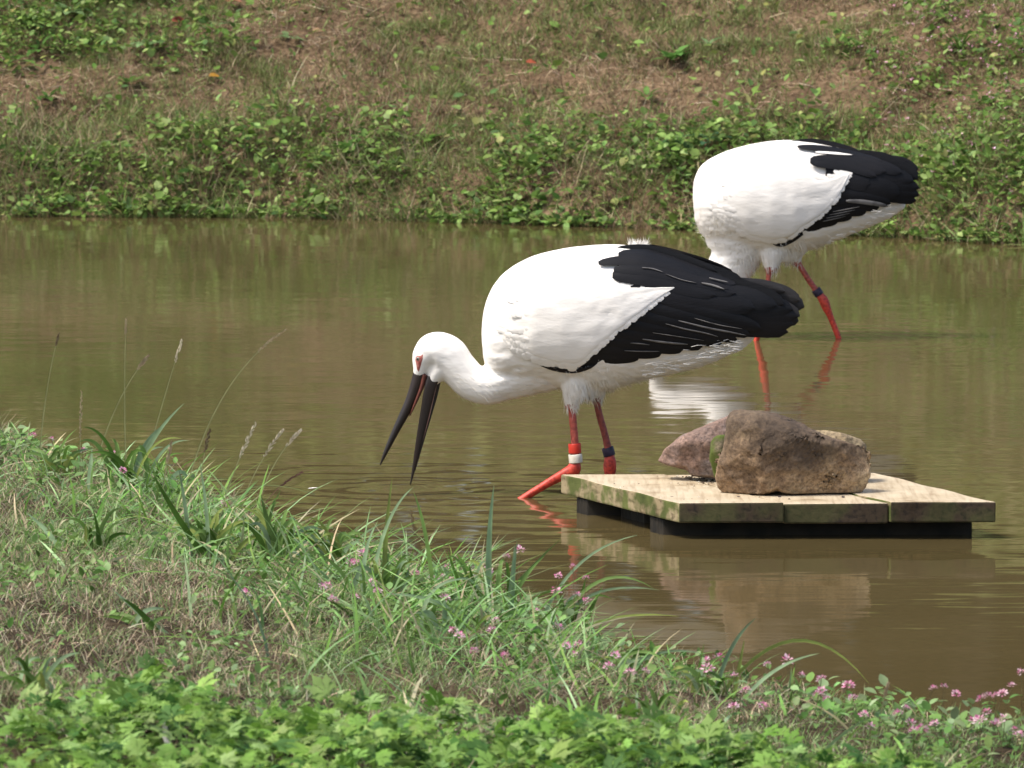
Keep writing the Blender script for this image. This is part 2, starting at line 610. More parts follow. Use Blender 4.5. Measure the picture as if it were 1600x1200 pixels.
def zfar(x, y):
    x = np.asarray(x, float)
    y = np.asarray(y, float)
    d = y - far_shore(x) + 0.05 * (vnoise(x * 2.3, y * 0 + 1.0, 3) - 0.5)
    z = np.where(d < 0, d * 0.6, 0)
    zp = 0.40 * d + 0.10 * smooth(0, 0.25, d) - 0.28 * np.clip(d - 3.5, 0, None) - 0.10 * np.clip(d - 12, 0, None)
    z = np.where(d < 0, np.maximum(z, -0.5), zp)
    bump = (fbm(x * 1.4, y * 1.4, 5) - 0.5) * 0.20 + (fbm(x * 6, y * 6, 9) - 0.5) * 0.06
    return z + bump * smooth(0, 0.6, d)


def znear(x, y):
    x = np.asarray(x, float)
    y = np.asarray(y, float)
    d = (near_shore(x) - y) * 0.72 + 0.18 * (vnoise(x * 3.1, y * 0 + 4.0, 11) - 0.5)
    zp = 0.03 * smooth(0, 0.08, d) + 0.055 * d - 0.03 * np.clip(d - 2.2, 0, None) - 0.025 * np.clip(d - 12, 0, None)
    z = np.where(d < 0, np.maximum(d * 0.5, -0.5), zp)
    return z + (fbm(x * 3, y * 3, 15) - 0.5) * 0.06 * smooth(0, 0.5, d)


def ground_hit(px, py):
    """distance at which the line of sight through px,py meets the near bank (or the water)"""
    lo = 6.0
    while lo < 18:
        p = P(px, py, lo)
        if p.z <= max(0, float(znear(p.x, p.y))): return lo
        lo += 0.03
    return lo


def grid_mesh(name, xs, ys, zf, mat):
    X, Y = np.meshgrid(xs, ys)
    Z = zf(X, Y)
    V = np.stack([X, Y, Z], -1).reshape(-1, 3)
    nx, ny = len(xs), len(ys)
    i = np.arange(nx * ny).reshape(ny, nx)
    q = np.stack([i[:-1, :-1], i[:-1, 1:], i[1:, 1:], i[1:, :-1]], -1).reshape(-1, 4)
    return tag(big_mesh(name, V, q, None, mat, smooth_=True), kind='structure')


xs = np.concatenate([[-500, -200, -80, -40, -20, -12, -8], np.arange(-6, 6.01, 0.06), [8, 12, 20, 40, 80, 200, 500]])
ys = np.concatenate([np.arange(19.5, 21.5, 0.4), np.arange(21.6, 30, 0.06), np.arange(30, 45, 1.0), [50, 60, 80, 120, 200, 400, 900]])
tag(grid_mesh('far_bank', xs, ys, zfar, M['far_soil']), 'sloping far bank of trodden brown soil under patchy grass and weeds')
xs = np.concatenate([[-500, -100, -30, -12, -6, -4], np.arange(-3, 3.01, 0.05), [4, 6, 12, 30, 100, 500]])
ys = np.concatenate([[-400, -100, -30, -10, -3, 0, 2, 4, 6], np.arange(7, 17, 0.05), np.arange(17, 20.5, 0.5)])
tag(grid_mesh('near_bank', xs, ys, znear, M['near_soil']), 'low near bank with grass and weeds in the foreground')
wv = [(-500, -2, 0), (500, -2, 0), (500, 40, 0), (-500, 40, 0)]
wtr = mesh_obj('pond_water', wv, [(0, 1, 2, 3)], M['water'], smooth_=False)
tag(wtr, 'muddy brown pond water with gentle ripples reflecting the bank', kind='structure')
pb = mesh_obj('pond_bed', [(-500, 6, -0.48), (500, 6, -0.48), (500, 30, -0.48), (-500, 30, -0.48)], [(0, 1, 2, 3)], M['near_soil'], smooth_=False)
tag(pb, 'muddy bed under the pond water', kind='structure')


# ------------------------------------------------------------------ scattering
def instances(tv, tq, tt, pos, yaw, pitch, roll, scale, bend=None):
    """tv: (n,3) template pointing along +Y from the origin. returns V, quads, tris"""
    n = len(pos)
    k = len(tv)
    T = np.broadcast_to(tv[None], (n, k, 3)).copy()
    sc = scale if scale.ndim == 2 else np.repeat(scale[:, None], 3, 1)
    T *= sc[:, None, :]
    cr, sr = np.cos(roll)[:, None], np.sin(roll)[:, None]
    x, y, z = T[..., 0], T[..., 1], T[..., 2]
    x, z = x * cr + z * sr, -x * sr + z * cr
    cp, sp = np.cos(pitch)[:, None], np.sin(pitch)[:, None]
    y, z = y * cp - z * sp, y * sp + z * cp
    cy, sy = np.cos(yaw)[:, None], np.sin(yaw)[:, None]
    x, y = x * cy - y * sy, x * sy + y * cy
    V = np.stack([x, y, z], -1) + pos[:, None, :]
    off = (np.arange(n) * k)[:, None, None]
    q = (tq[None] + off).reshape(-1, 4) if tq is not None and len(tq) else None
    t = (tt[None] + off).reshape(-1, 3) if tt is not None and len(tt) else None
    return V.reshape(-1, 3), q, t


def merge(parts):
    V, Q, T, C = [], [], [], []
    o = 0
    for v, q, t, c in parts:
        V.append(v)
        C.append(c)
        if q is not None: Q.append(q + o)
        if t is not None: T.append(t + o)
        o += len(v)
    return np.concatenate(V), (np.concatenate(Q) if Q else None), (np.concatenate(T) if T else None), np.concatenate(C)


# templates
def blade_t(curve=0.35, segs=3):
    v = []
    for i in range(segs):
        s = i / segs
        wd = 0.5 * (1 - 0.75 * s ** 1.5)
        v += [(-wd, s, -curve * s * s), (wd, s, -curve * s * s)]
    v.append((0, 1, -curve))
    q = [(2 * i, 2 * i + 1, 2 * i + 3, 2 * i + 2) for i in range(segs - 1)]
    t = [(2 * segs - 2, 2 * segs - 1, 2 * segs)]
    return np.array(v, float), np.array(q), np.array(t)


def ovate_t():
    v = [(0, 0, 0), (-0.30, 0.25, 0.06), (0.30, 0.25, 0.06), (0, 0.3, 0), (-0.36, 0.55, 0.07), (0.36, 0.55, 0.07), (0, 0.6, -0.01), (-0.2, 0.85, 0.0), (0.2, 0.85, 0.0), (0, 1.05, -0.09)]
    q = [(0, 3, 1, 1), (1, 3, 6, 4), (3, 2, 5, 6), (4, 6, 9, 7), (6, 5, 8, 9)]
    q = [(1, 3, 6, 4), (3, 2, 5, 6), (4, 6, 9, 7), (6, 5, 8, 9)]
    t = [(0, 3, 1), (0, 2, 3)]
    return np.array(v, float), np.array(q), np.array(t)


def lobed_t():
    """deeply cut leaf of mugwort kind: five toothed lobes from a narrow base"""
    v = [(0, 0, 0), (0, 0.35, 0), (0, 0.6, 0.0)]
    f = []
    lobes = [(-1.15, 0.42, 0.62), (-0.62, 0.5, 0.85), (0.0, 0.6, 1.0), (0.62, 0.5, 0.85), (1.15, 0.42, 0.62)]
    tris = []
    for a, r0, r1 in lobes:
        dx, dy = math.sin(a), math.cos(a)
        nx, ny = dy, -dx
        c = (0, 0.22)
        def pt(r, s, z): return (c[0] + dx * r + nx * s, c[1] + dy * r + ny * s, z)
        b = len(v)
        zz = -0.10 * abs(a)
        v += [(c[0], c[1] - 0.05, 0.0), pt(r1 * 0.42, -0.10, 0.02 + zz * .4), pt(r1 * 0.45, 0.10, 0.02 + zz * .4), pt(r1 * 0.62, -0.22, 0.0 + zz * .6), pt(r1 * 0.62, 0.22, 0.0 + zz * .6), pt(r1 * 0.72, -0.09, 0.03 + zz), pt(r1 * 0.72, 0.09, 0.03 + zz), pt(r1, 0, -0.05 + zz)]
        tris += [(b, b + 2, b + 1), (b + 1, b + 5, b + 3), (b + 2, b + 4, b + 6), (b + 1, b + 2, b + 6), (b + 1, b + 6, b + 5), (b + 5, b + 6, b + 7)]
    b = len(v)
    v += [(-0.03, -0.35, -0.08), (0.03, -0.35, -0.08), (0.03, 0.25, 0.0), (-0.03, 0.25, 0.0)]
    return np.array(v, float), np.array([(b, b + 1, b + 2, b + 3)]), np.array(tris)


BL = blade_t()
BLF = blade_t(0.15, 2)
BLN = blade_t(0.4, 2)
OV = ovate_t()
LB = lobed_t()


def colors_for(n, k, palette, weights=None, jitter=0.18):
    pal = np.array(palette, float) * 1.3
    idx = rng.choice(len(pal), n, p=weights)
    c = pal[idx] * (1 + rng.normal(0, jitter, (n, 1))) * (1 + rng.normal(0, jitter * 0.3, (n, 3)))
    c = np.clip(c, 0.005, 1)
    c = np.concatenate([c, np.ones((n, 1))], 1)
    return np.repeat(c, k, 0)


def mean_w(l): 
    a = np.array(l, float)
    return a / a.sum()


# --- masks on the far bank, in metres: x along the shore, d up from the waterline
def far_green(x, d):
    g = (0.62 + 0.25 * smooth(-1.2, -.2, x)) * smooth(0.95, 0.45, d + (fbm(x * 1.3, d * 1.3, 21) - 0.5) * 1.1)                      # the belt along the water
    g = np.maximum(g, smooth(-1.0, -1.7, x + (fbm(x * 2, d * 2, 22) - 0.5) * 1.6) * smooth(0.9, 1.5, d))     # upper left
    g = np.maximum(g, smooth(1.35, 1.9, x + (fbm(x * 2, d * 2, 23) - 0.5) * 0.9) * smooth(2.3, 1.4, d))      # right
    g = g * (0.12 + 0.88 * smooth(0.38, 0.54, fbm(x * 3.5 + 3, d * 3.5, 24)))
    return g


def far_bare(x, d):
    return np.maximum(smooth(0.52, 0.62, fbm(x * 1.1 + 7, d * 2.0, 31, 3)) * smooth(0.7, 1.1, d), np.maximum(np.exp(-((x - .22) / .5) ** 2 - ((d - 1.3) / .2) ** 2), np.maximum(np.exp(-((x + .75) / .25) ** 2 - ((d - 1.85) / .4) ** 2), np.exp(-((x - 1.75) / .3) ** 2 - ((d - 1.6) / .2) ** 2))))


def scatter_far(n, xr=(-3.4, 3.4), dr=(0.0, 3.2)):
    x = rng.uniform(*xr, n)
    d = rng.uniform(*dr, n)
    return x, d


# 1. leafy cover on the far bank
parts = []
x, d = scatter_far(110000, (-3.2, 3.2), (-0.10, 3.1))
keep = rng.random(len(x)) < far_green(x, d) * 0.8 + 0.035
x, d = x[keep], d[keep]
y = far_shore(x) + d
hgt = rng.random(len(x)) ** 1.2 * (0.03 + 0.11 * smooth(0.30, 0.65, fbm(x * 5, d * 5, 41))) * (0.6 + 0.6 * smooth(0, 0.3, d))
pos = np.stack([x, y, np.maximum(zfar(x, y), 0) + 0.01 + hgt], -1)
n = len(x)
sc = (0.014 + 0.030 * rng.random(n) ** 1.6) * (0.75 + 0.6 * vnoise(x * 2, d * 2, 43))
v, q, t = instances(*OV, pos, rng.uniform(0, 6.28, n), rng.normal(0.15, 0.45, n), rng.normal(0, 0.4, n), np.stack([sc * rng.uniform(.5, 1.35, n), sc, sc], -1))
parts.append((v, q, t, colors_for(n, 10, [(0.10, 0.165, 0.035), (0.145, 0.225, 0.055), (0.20, 0.28, 0.09), (0.06, 0.11, 0.03), (0.22, 0.23, 0.08)], mean_w([3, 3, 1.6, 1.6, .6]))))
V, Q, T, C = merge(parts)
o = big_mesh('leafy_ground_cover', V, Q, T, M['leaf'], C)
tag(o, 'low green leafy weeds massed along the far waterline and up the bank', 'weeds', kind='stuff')

# 1b. unseen leaves added on the bank top, coloured pale to brighten the pond's reflection
x = rng.uniform(-6.5, 6.5, 22000)
d = rng.uniform(2.45, 4.6, 22000)
keep = rng.random(len(x)) < 0.55 + 0.45 * smooth(0.4, 0.6, fbm(x * 1.6, d * .8, 47))
x, d = x[keep], d[keep]
y = far_shore(x) + d
n = len(x)
pos = np.stack([x, y, zfar(x, y) + rng.uniform(0.01, 0.14, n)], -1)
v, q, t = instances(*OV, pos, rng.uniform(0, 6.28, n), rng.normal(0.15, 0.5, n), rng.normal(0, 0.4, n), rng.uniform(0.05, 0.10, n))
o = big_mesh('added_bank_top_leaves', v, q, t, M['leaf'], colors_for(n, 10, [(0.18, 0.23, 0.07), (0.24, 0.27, 0.09), (0.30, 0.28, 0.13), (0.12, 0.15, 0.05), (0.32, 0.27, 0.16)]))
tag(o, 'unseen pale yellowish green leaves added along the far bank top to brighten the pond reflection', 'weeds', kind='stuff')

# 2. short living and dead grass on the far bank
parts = []
x, d = scatter_far(330000, (-3.0, 3.0), (-0.05, 3.0))
patch = fbm(x * 2.2, d * 2.2, 51)
bare = far_bare(x, d)
keep = rng.random(len(x)) < (0.35 + 0.65 * smooth(0.35, 0.6, fbm(x * 7, d * 7, 52))) * (1 - 0.8 * bare)
x, d, patch = x[keep], d[keep], patch[keep]
y = far_shore(x) + d
n = len(x)
pos = np.stack([x, y, np.maximum(zfar(x, y), -0.01) - 0.003], -1)
ln = rng.uniform(0.025, 0.08, n)
wd = rng.uniform(0.0022, 0.0050, n)
v, q, t = instances(*BLF, pos, rng.uniform(0, 6.28, n), rng.uniform(0.25, 1.3, n), rng.normal(0, 0.5, n), np.stack([wd, ln, ln], -1))
pg = smooth(0.38, 0.56, patch)
isg = rng.random(n) < 0.28 + 0.5 * pg
cg = colors_for(n, 1, [(0.10, 0.14, 0.04), (0.145, 0.185, 0.06), (0.2, 0.22, 0.09)])
cb = colors_for(n, 1, [(0.23, 0.17, 0.105), (0.15, 0.10, 0.06), (0.34, 0.27, 0.175), (0.06, 0.04, 0.028)])
c = np.where(isg[:, None], cg, cb)
V, Q, T = v, q, t
o = big_mesh('short_bank_grass', V, Q, T, M['grass'], np.repeat(c, len(BLF[0]), 0))
tag(o, 'short half dead grass growing all over the far bank', 'grass', kind='stuff')

# 2a. coarser growth on the bank to either side
nn_ = 46000
x = rng.uniform(2.9, 9.0, nn_) * rng.choice([-1, 1], nn_)
d = rng.uniform(-0.05, 4.2, nn_)
isl = rng.random(nn_) < 0.35
for nm2, T2, sel, lab2 in (('side_bank_leaves', OV, isl & (rng.random(nn_) < far_green(x * .4, d) + .25), 'leafy weeds on the far bank at either side'), ('side_bank_grass', BLN, ~isl, 'rough grass on the far bank at either side')):
    xx, dd_ = x[sel], d[sel]
    yy = far_shore(xx) + dd_
    n = len(xx)
    lf = T2 is OV
    pos = np.stack([xx, yy, np.maximum(zfar(xx, yy), 0) + (rng.uniform(.01, .1, n) if lf else 0)], -1)
    ln = rng.uniform(.03, .06, n) if lf else rng.uniform(.06, .13, n)
    v, q, t = instances(*T2, pos, rng.uniform(0, 6.28, n), rng.normal(.2, .4, n) if lf else rng.uniform(.3, 1.3, n), rng.normal(0, .5, n), np.stack([ln if lf else ln * .08, ln, ln], -1))
    o = big_mesh(nm2, v, q, t, M['leaf' if lf else 'grass'], colors_for(n, len(T2[0]), [(0.10, 0.165, 0.035), (0.145, 0.2, 0.055), (0.2, 0.2, 0.09)] if lf else [(0.1, 0.14, 0.04), (0.2, 0.16, 0.09), (0.3, 0.24, 0.15)]))
    tag(o, lab2, 'weeds' if lf else 'grass', kind='stuff')

# 2b. taller grass threaded through the leafy belt and hanging over the water
x, d = scatter_far(26000, (-3.1, 3.1), (-0.06, 1.2))
keep = rng.random(len(x)) < smooth(1.2, 0.0, d) * (0.25 + 0.75 * smooth(0.4, 0.6, fbm(x * 4, d * 4, 57)))
x, d = x[keep], d[keep]
y = far_shore(x) + d
n = len(x)
pos = np.stack([x, y, np.maximum(zfar(x, y), -0.01)], -1)
ln = rng.uniform(0.08, 0.2, n)
v, q, t = instances(*BL, pos, rng.uniform(0, 6.28, n), rng.uniform(0.35, 1.35, n), rng.normal(0, 0.5, n), np.stack([rng.uniform(0.003, 0.006, n), ln, ln], -1))
o = big_mesh('waterline_grass', v, q, t, M['grass'], colors_for(n, len(BL[0]), [(0.12, 0.18, 0.05), (0.17, 0.22, 0.08), (0.22, 0.2, 0.11), (0.3, 0.24, 0.15), (0.08, 0.12, 0.035)]))
tag(o, 'taller grass threaded through the leafy belt along the far waterline', 'grass', kind='stuff')

# 3. straw lying on the bare places
x, d = scatter_far(40000, (-4, 4), (0.2, 3.3))
keep = rng.random(len(x)) < 0.14 + 0.8 * far_bare(x, d)
x, d = x[keep], d[keep]
y = far_shore(x) + d
n = len(x)
pos = np.stack([x, y, zfar(x, y) + rng.uniform(0.004, 0.03, n)], -1)
ln = rng.uniform(0.04, 0.16, n)
v, q, t = instances(*BLF, pos, rng.uniform(0, 6.28, n), rng.normal(0.12, 0.25, n), rng.normal(0, 0.4, n), np.stack([rng.uniform(0.002, 0.0042, n), ln, ln], -1))
o = big_mesh('dry_straw', v, q, t, M['grass'], colors_for(n, len(BLF[0]), [(0.36, 0.28, 0.18), (0.25, 0.175, 0.11), (0.14, 0.09, 0.055), (0.44, 0.36, 0.25)]))
tag(o, 'dry cut straw littering the bare patches of the far bank', 'straw', kind='stuff')

# 4. tiny pink blossoms on the right of the far bank
x = rng.uniform(1.35, 3.4, 700)
d = rng.uniform(0.05, 1.9, 700)
keep = (rng.random(700) < smooth(1.3, 2.1, x) * 0.8)
x, d = x[keep], d[keep]
y = far_shore(x) + d
n = len(x)
pos = np.stack([x, y, np.maximum(zfar(x, y), 0) + rng.uniform(0.08, 0.19, n)], -1)
v, q, t = instances(*OV, np.repeat(pos, 4, 0) + rng.normal(0, .004, (n * 4, 3)), rng.uniform(0, 6.28, n * 4), rng.normal(0.5, 0.5, n * 4), rng.normal(0, .5, n * 4), np.full(n * 4, 0.010))
o = big_mesh('tiny_pink_blossoms', v, q, t, M['petal'], colors_for(n * 4, 10, [(0.5, 0.28, 0.33), (0.42, 0.2, 0.27), (0.6, 0.42, 0.45)]))
tag(o, 'tiny pink blossoms sprinkled over the weeds right of the far stork', 'blossoms', kind='stuff')


# ------------------------------------------------------------------ woodland beyond the bank (seen in the water)
def tree(x, y, h, r, label, tone):
    zb = float(zfar(x, y))
    root = empty('broadleaf_tree', (x, y, zb), label, 'tree', 'trees beyond the far bank')
    # trunk with limbs
    vs, fs = [], []

    def tube(a, b, r0, r1, seg=7):
        a = Vector(a); b = Vector(b)
        ax = (b - a).normalized()
        u = ax.orthogonal().normalized()
        w_ = ax.cross(u)
        o0 = len(vs)
        for k, (c, rr) in enumerate(((a, r0), ((a + b) / 2 + u * r0 * 0.3, (r0 + r1) / 2), (b, r1))):
            for s in range(seg):
                an = 2 * math.pi * s / seg
                vs.append(c + (u * math.cos(an) + w_ * math.sin(an)) * rr)
        for k in range(2):
            for s in range(seg):
                s2 = (s + 1) % seg
                fs.append((o0 + k * seg + s, o0 + k * seg + s2, o0 + (k + 1) * seg + s2, o0 + (k + 1) * seg + s))
    top = Vector((x + random.uniform(-.2, .2), y, zb + h * 0.62))
    tube((x, y, zb - 0.3), top, h * 0.035, h * 0.018)
    ends = []
    for k in range(7):
        a = k * 2.4 + random.random()
        s = Vector((x, y, zb)).lerp(top, random.uniform(0.35, 1.0))
        e = s + Vector((math.cos(a) * r * .7, math.sin(a) * r * .7, h * random.uniform(.12, .3)))
        tube(s, e, h * 0.012, h * 0.004, 5)
        ends.append(e)
    mesh_obj('trunk', vs, fs, M['bark'], root)
    # crown: clumps of leaves
    n = 3600
    cc = []
    for k in range(44):
        a = random.uniform(0, 6.28)
        rr = r * math.sqrt(random.random())
        hh = random.uniform(0.02, 1.0)
        rr *= (1.15 - hh * .35)
        cc.append((x + math.cos(a) * rr, y + math.sin(a) * rr, zb + h * hh, r * random.uniform(.22, .4)))
    cc = np.array(cc)
    id_ = rng.integers(0, len(cc), n)
    dirs = rng.normal(0, 1, (n, 3))
    dirs /= np.linalg.norm(dirs, axis=1)[:, None]
    pos = cc[id_, :3] + dirs * cc[id_, 3:4] * rng.uniform(.6, 1.05, (n, 1))
    v, q, t = instances(*OV, pos, rng.uniform(0, 6.28, n), rng.normal(0, .6, n), rng.normal(0, .6, n), rng.uniform(.2, .38, n))
    pal = {0: [(0.020, 0.028, 0.010), (0.028, 0.035, 0.014)], 1: [(0.027, 0.028, 0.012), (0.035, 0.032, 0.015)], 2: [(0.023, 0.021, 0.013), (0.038, 0.03, 0.018)]}[tone]
    o = big_mesh('crown', v - np.array([x, y, zb]), q, t, M['farleaf'], colors_for(n, 10, pal))
    o.parent = root


tx = [-8.6, -6.6, -5.0, -3.5, -2.3, -1.1, 0.1, 1.3, 2.5, 3.8, 5.2, 6.8, 8.8]
words = ['first', 'second', 'third', 'fourth', 'fifth', 'sixth', 'seventh', 'eighth', 'ninth', 'tenth', 'eleventh', 'twelfth', 'thirteenth']
for k, xx in enumerate(tx):
    tree(xx, 31.6 + 1.0 * math.sin(k * 2.1), random.uniform(6.5, 9.0), random.uniform(1.5, 1.9),
         'dark leafy tree behind the far bank, %s of its row from the left' % words[k], k % 3)


# ------------------------------------------------------------------ separate weeds on the far bank
def far_point(px, py):
    D = 22.0
    while D < 34:
        p = P(px, py, D)
        if p.y > far_shore(p.x) and p.z <= float(zfar(p.x, p.y)): return p
        D += 0.02
    return p


def ribbon(pts, widths, fold=0.15, normal=None):
    """a leaf blade along pts; three vertices across"""
    vs, fs = [], []
    n = len(pts)
    for i in range(n):
        a = pts[max(0, i - 1)]
        b = pts[min(n - 1, i + 1)]
        t = (b - a).normalized()
        nn = normal or Vector((0, -1, 0.3))
        s = t.cross(nn)
        if s.length < 1e-4: s = Vector((1, 0, 0))
        s.normalize()
        u = s.cross(t).normalized()
        wd = widths[i] * 0.5
        vs += [pts[i] - s * wd + u * wd * fold, pts[i], pts[i] + s * wd + u * wd * fold]
    for i in range(n - 1):
        o0 = i * 3
        fs += [(o0, o0 + 1, o0 + 4, o0 + 3), (o0 + 1, o0 + 2, o0 + 5, o0 + 4)]
    return vs, fs


def leaf_mesh_at(base, direction, length, width, up=Vector((0, 0, 1)), droop=0.3, segs=6, wav=0.0):
    d = direction.normalized()
    s = d.cross(up).normalized()
    u = s.cross(d).normalized()
    vs, fs = [], []
    for i in range(segs + 1):
        t = i / segs
        c = base + d * length * t - u * (droop * length * t * t)
        wd = width * 0.5 * math.sin(math.pi * min(1, 0.06 + 0.94 * t ** 0.8)) ** 0.75 * (1 + wav * math.sin(i * 2.6))
        vs += [c - s * wd + u * wd * 0.25, c, c + s * wd + u * wd * 0.25]
    for i in range(segs):
        o0 = i * 3
        fs += [(o0, o0 + 1, o0 + 4, o0 + 3), (o0 + 1, o0 + 2, o0 + 5, o0 + 4)]
    return vs, fs


def tinted(n, c, j=0.12):
    k = 1 + random.gauss(0, j)
    return [(c[0] * k, c[1] * k, c[2] * k, 1)] * n


def weed(px, py, size, nleaf, col, label, wide=0.5, up=0.5):
    p = far_point(px, py)
    root = empty('broadleaf_weed', p, label, 'weed', 'broad leaved weeds on the far bank')
    for k in range(nleaf):
        a = k * 2.4 + random.uniform(-.3, .3)
        el = random.uniform(0.15, up + 0.35)
        dr = Vector((math.cos(a) * math.cos(el), math.sin(a) * math.cos(el) - 0.2, math.sin(el)))
        ln = size * random.uniform(.7, 1.15)
        b = p + Vector((0, 0, 0.03)) + dr * ln * random.uniform(0.05, 0.6)
        v, f = leaf_mesh_at(b, dr, ln, ln * wide * random.uniform(.8, 1.15), droop=random.uniform(.2, .5), wav=.08)
        mesh_obj('leaf', v, f, M['leaf'], root, colors=tinted(len(v), col))
    return root


G1, G2, G3 = (0.12, 0.23, 0.05), (0.17, 0.27, 0.11), (0.08, 0.17, 0.035)
weed(1050, 105, 0.085, 10, (0.12, 0.26, 0.06), 'bright green broad leaved weed alone on the brown upper bank above the far stork', 0.6)
weed(1108, 82, 0.06, 6, G2, 'small pale weed just right of the lone bright weed on the bank', 0.5)
weed(1300, 85, 0.055, 7, (0.07, 0.18, 0.03), 'little green weed high on the bank above the back of the far stork', 0.5)
weed(45, 45, 0.09, 9, G1, 'large leafy weed in the upper left corner of the bank', 0.6)
weed(110, 30, 0.085, 9, G2, 'leafy weed right beside the corner weed at upper left', 0.5)
weed(20, 110, 0.08, 8, G1, 'weed below the corner weed at the left edge of the bank', 0.6)
weed(60, 90, 0.08, 8, G3, 'dark green weed in the middle of the upper left weed patch', 0.5)
weed(225, 85, 0.085, 9, G2, 'spreading grey green weed right of the upper left weed patch', 0.38, 0.2)
weed(340, 50, 0.07, 8, G2, 'pale weed beside the fallen brown leaf at the top left', 0.35, 0.2)
weed(450, 72, 0.07, 8, G2, 'flat grey green weed on the brown bank right of the pale weed', 0.35, 0.2)
weed(200, 140, 0.075, 9, G1, 'bright bushy weed below the spreading grey green weed', 0.45)
weed(75, 165, 0.06, 8, G3, 'small weed under the upper left weed patch', 0.5)
weed(585, 125, 0.04, 6, G1, 'tiny green weed on the bank left of the bare patch', 0.5)
weed(720, 108, 0.045, 9, (0.11, 0.16, 0.06), 'narrow leaved pale tuft left of the red leaf on the bank', 0.15, 0.8)
weed(545, 250, 0.075, 8, G3, 'dark broad leaved weed standing in the leafy belt left of centre', 0.7)
weed(670, 232, 0.06, 6, G3, 'round leaved dark weed in the leafy belt right of the dark broad one', 0.8)
weed(1110, 235, 0.085, 9, (0.05, 0.12, 0.06), 'blue green weed close to the breast of the far stork', 0.5)
weed(1500, 95, 0.10, 14, (0.08, 0.15, 0.03), 'bushy grass like tuft high on the right of the bank', 0.12, 0.8)
weed(1540, 175, 0.075, 9, G3, 'dark weed at the right edge above the pink blossoms', 0.45)
weed(1010, 165, 0.06, 7, G1, 'low weed left of the far stork where grass meets the leafy belt', 0.5)

for (px, py, sz, c, lab) in [(828, 107, 0.030, (0.30, 0.07, 0.035), 'curled red brown fallen leaf by the bare patch of the bank'),
                             (362, 10, 0.05, (0.36, 0.17, 0.10), 'large pale brown fallen leaf at the top edge left of centre'),
                             (278, 42, 0.045, (0.22, 0.05, 0.035), 'dark red fallen leaf near the pale weed on the bank'),
                             (333, 128, 0.03, (0.38, 0.20, 0.03), 'yellow orange fallen leaf among weeds at upper left'),
                             (456, 8, 0.03, (0.42, 0.21, 0.05), 'small orange fallen leaf at the top of the bank'),
                             (495, 57, 0.03, (0.42, 0.27, 0.15), 'small tan fallen leaf beside the flat grey green weed')]:
    p = far_point(px, py)
    o0 = p + Vector((0, -0.02, 0.03))
    v, f = leaf_mesh_at(o0 - Vector((sz * .6, 0, 0)), Vector((1, -0.3, 0.25)), sz * 1.5, sz, droop=0.45, wav=.15, up=Vector((0, -0.6, 1)))
    r = empty('fallen_leaf', o0, lab, 'leaf')
    r2 = mesh_obj('leaf_blade', v, f, M['leaf'], r, colors=tinted(len(v), c))


# ------------------------------------------------------------------ storks
def catmull(pts, n):
    pts = [np.array(p, float) for p in pts]
    out = []
    m = len(pts)
    for i in range(m - 1):
        p0 = pts[max(0, i - 1)]; p1 = pts[i]; p2 = pts[i + 1]; p3 = pts[min(m - 1, i + 2)]
        for k in range(n):
            t = k / n
            out.append(0.5 * ((2 * p1) + (-p0 + p2) * t + (2 * p0 - 5 * p1 + 4 * p2 - p3) * t * t + (-p0 + 3 * p1 - 3 * p2 + p3) * t ** 3))
    out.append(pts[-1])
    return out


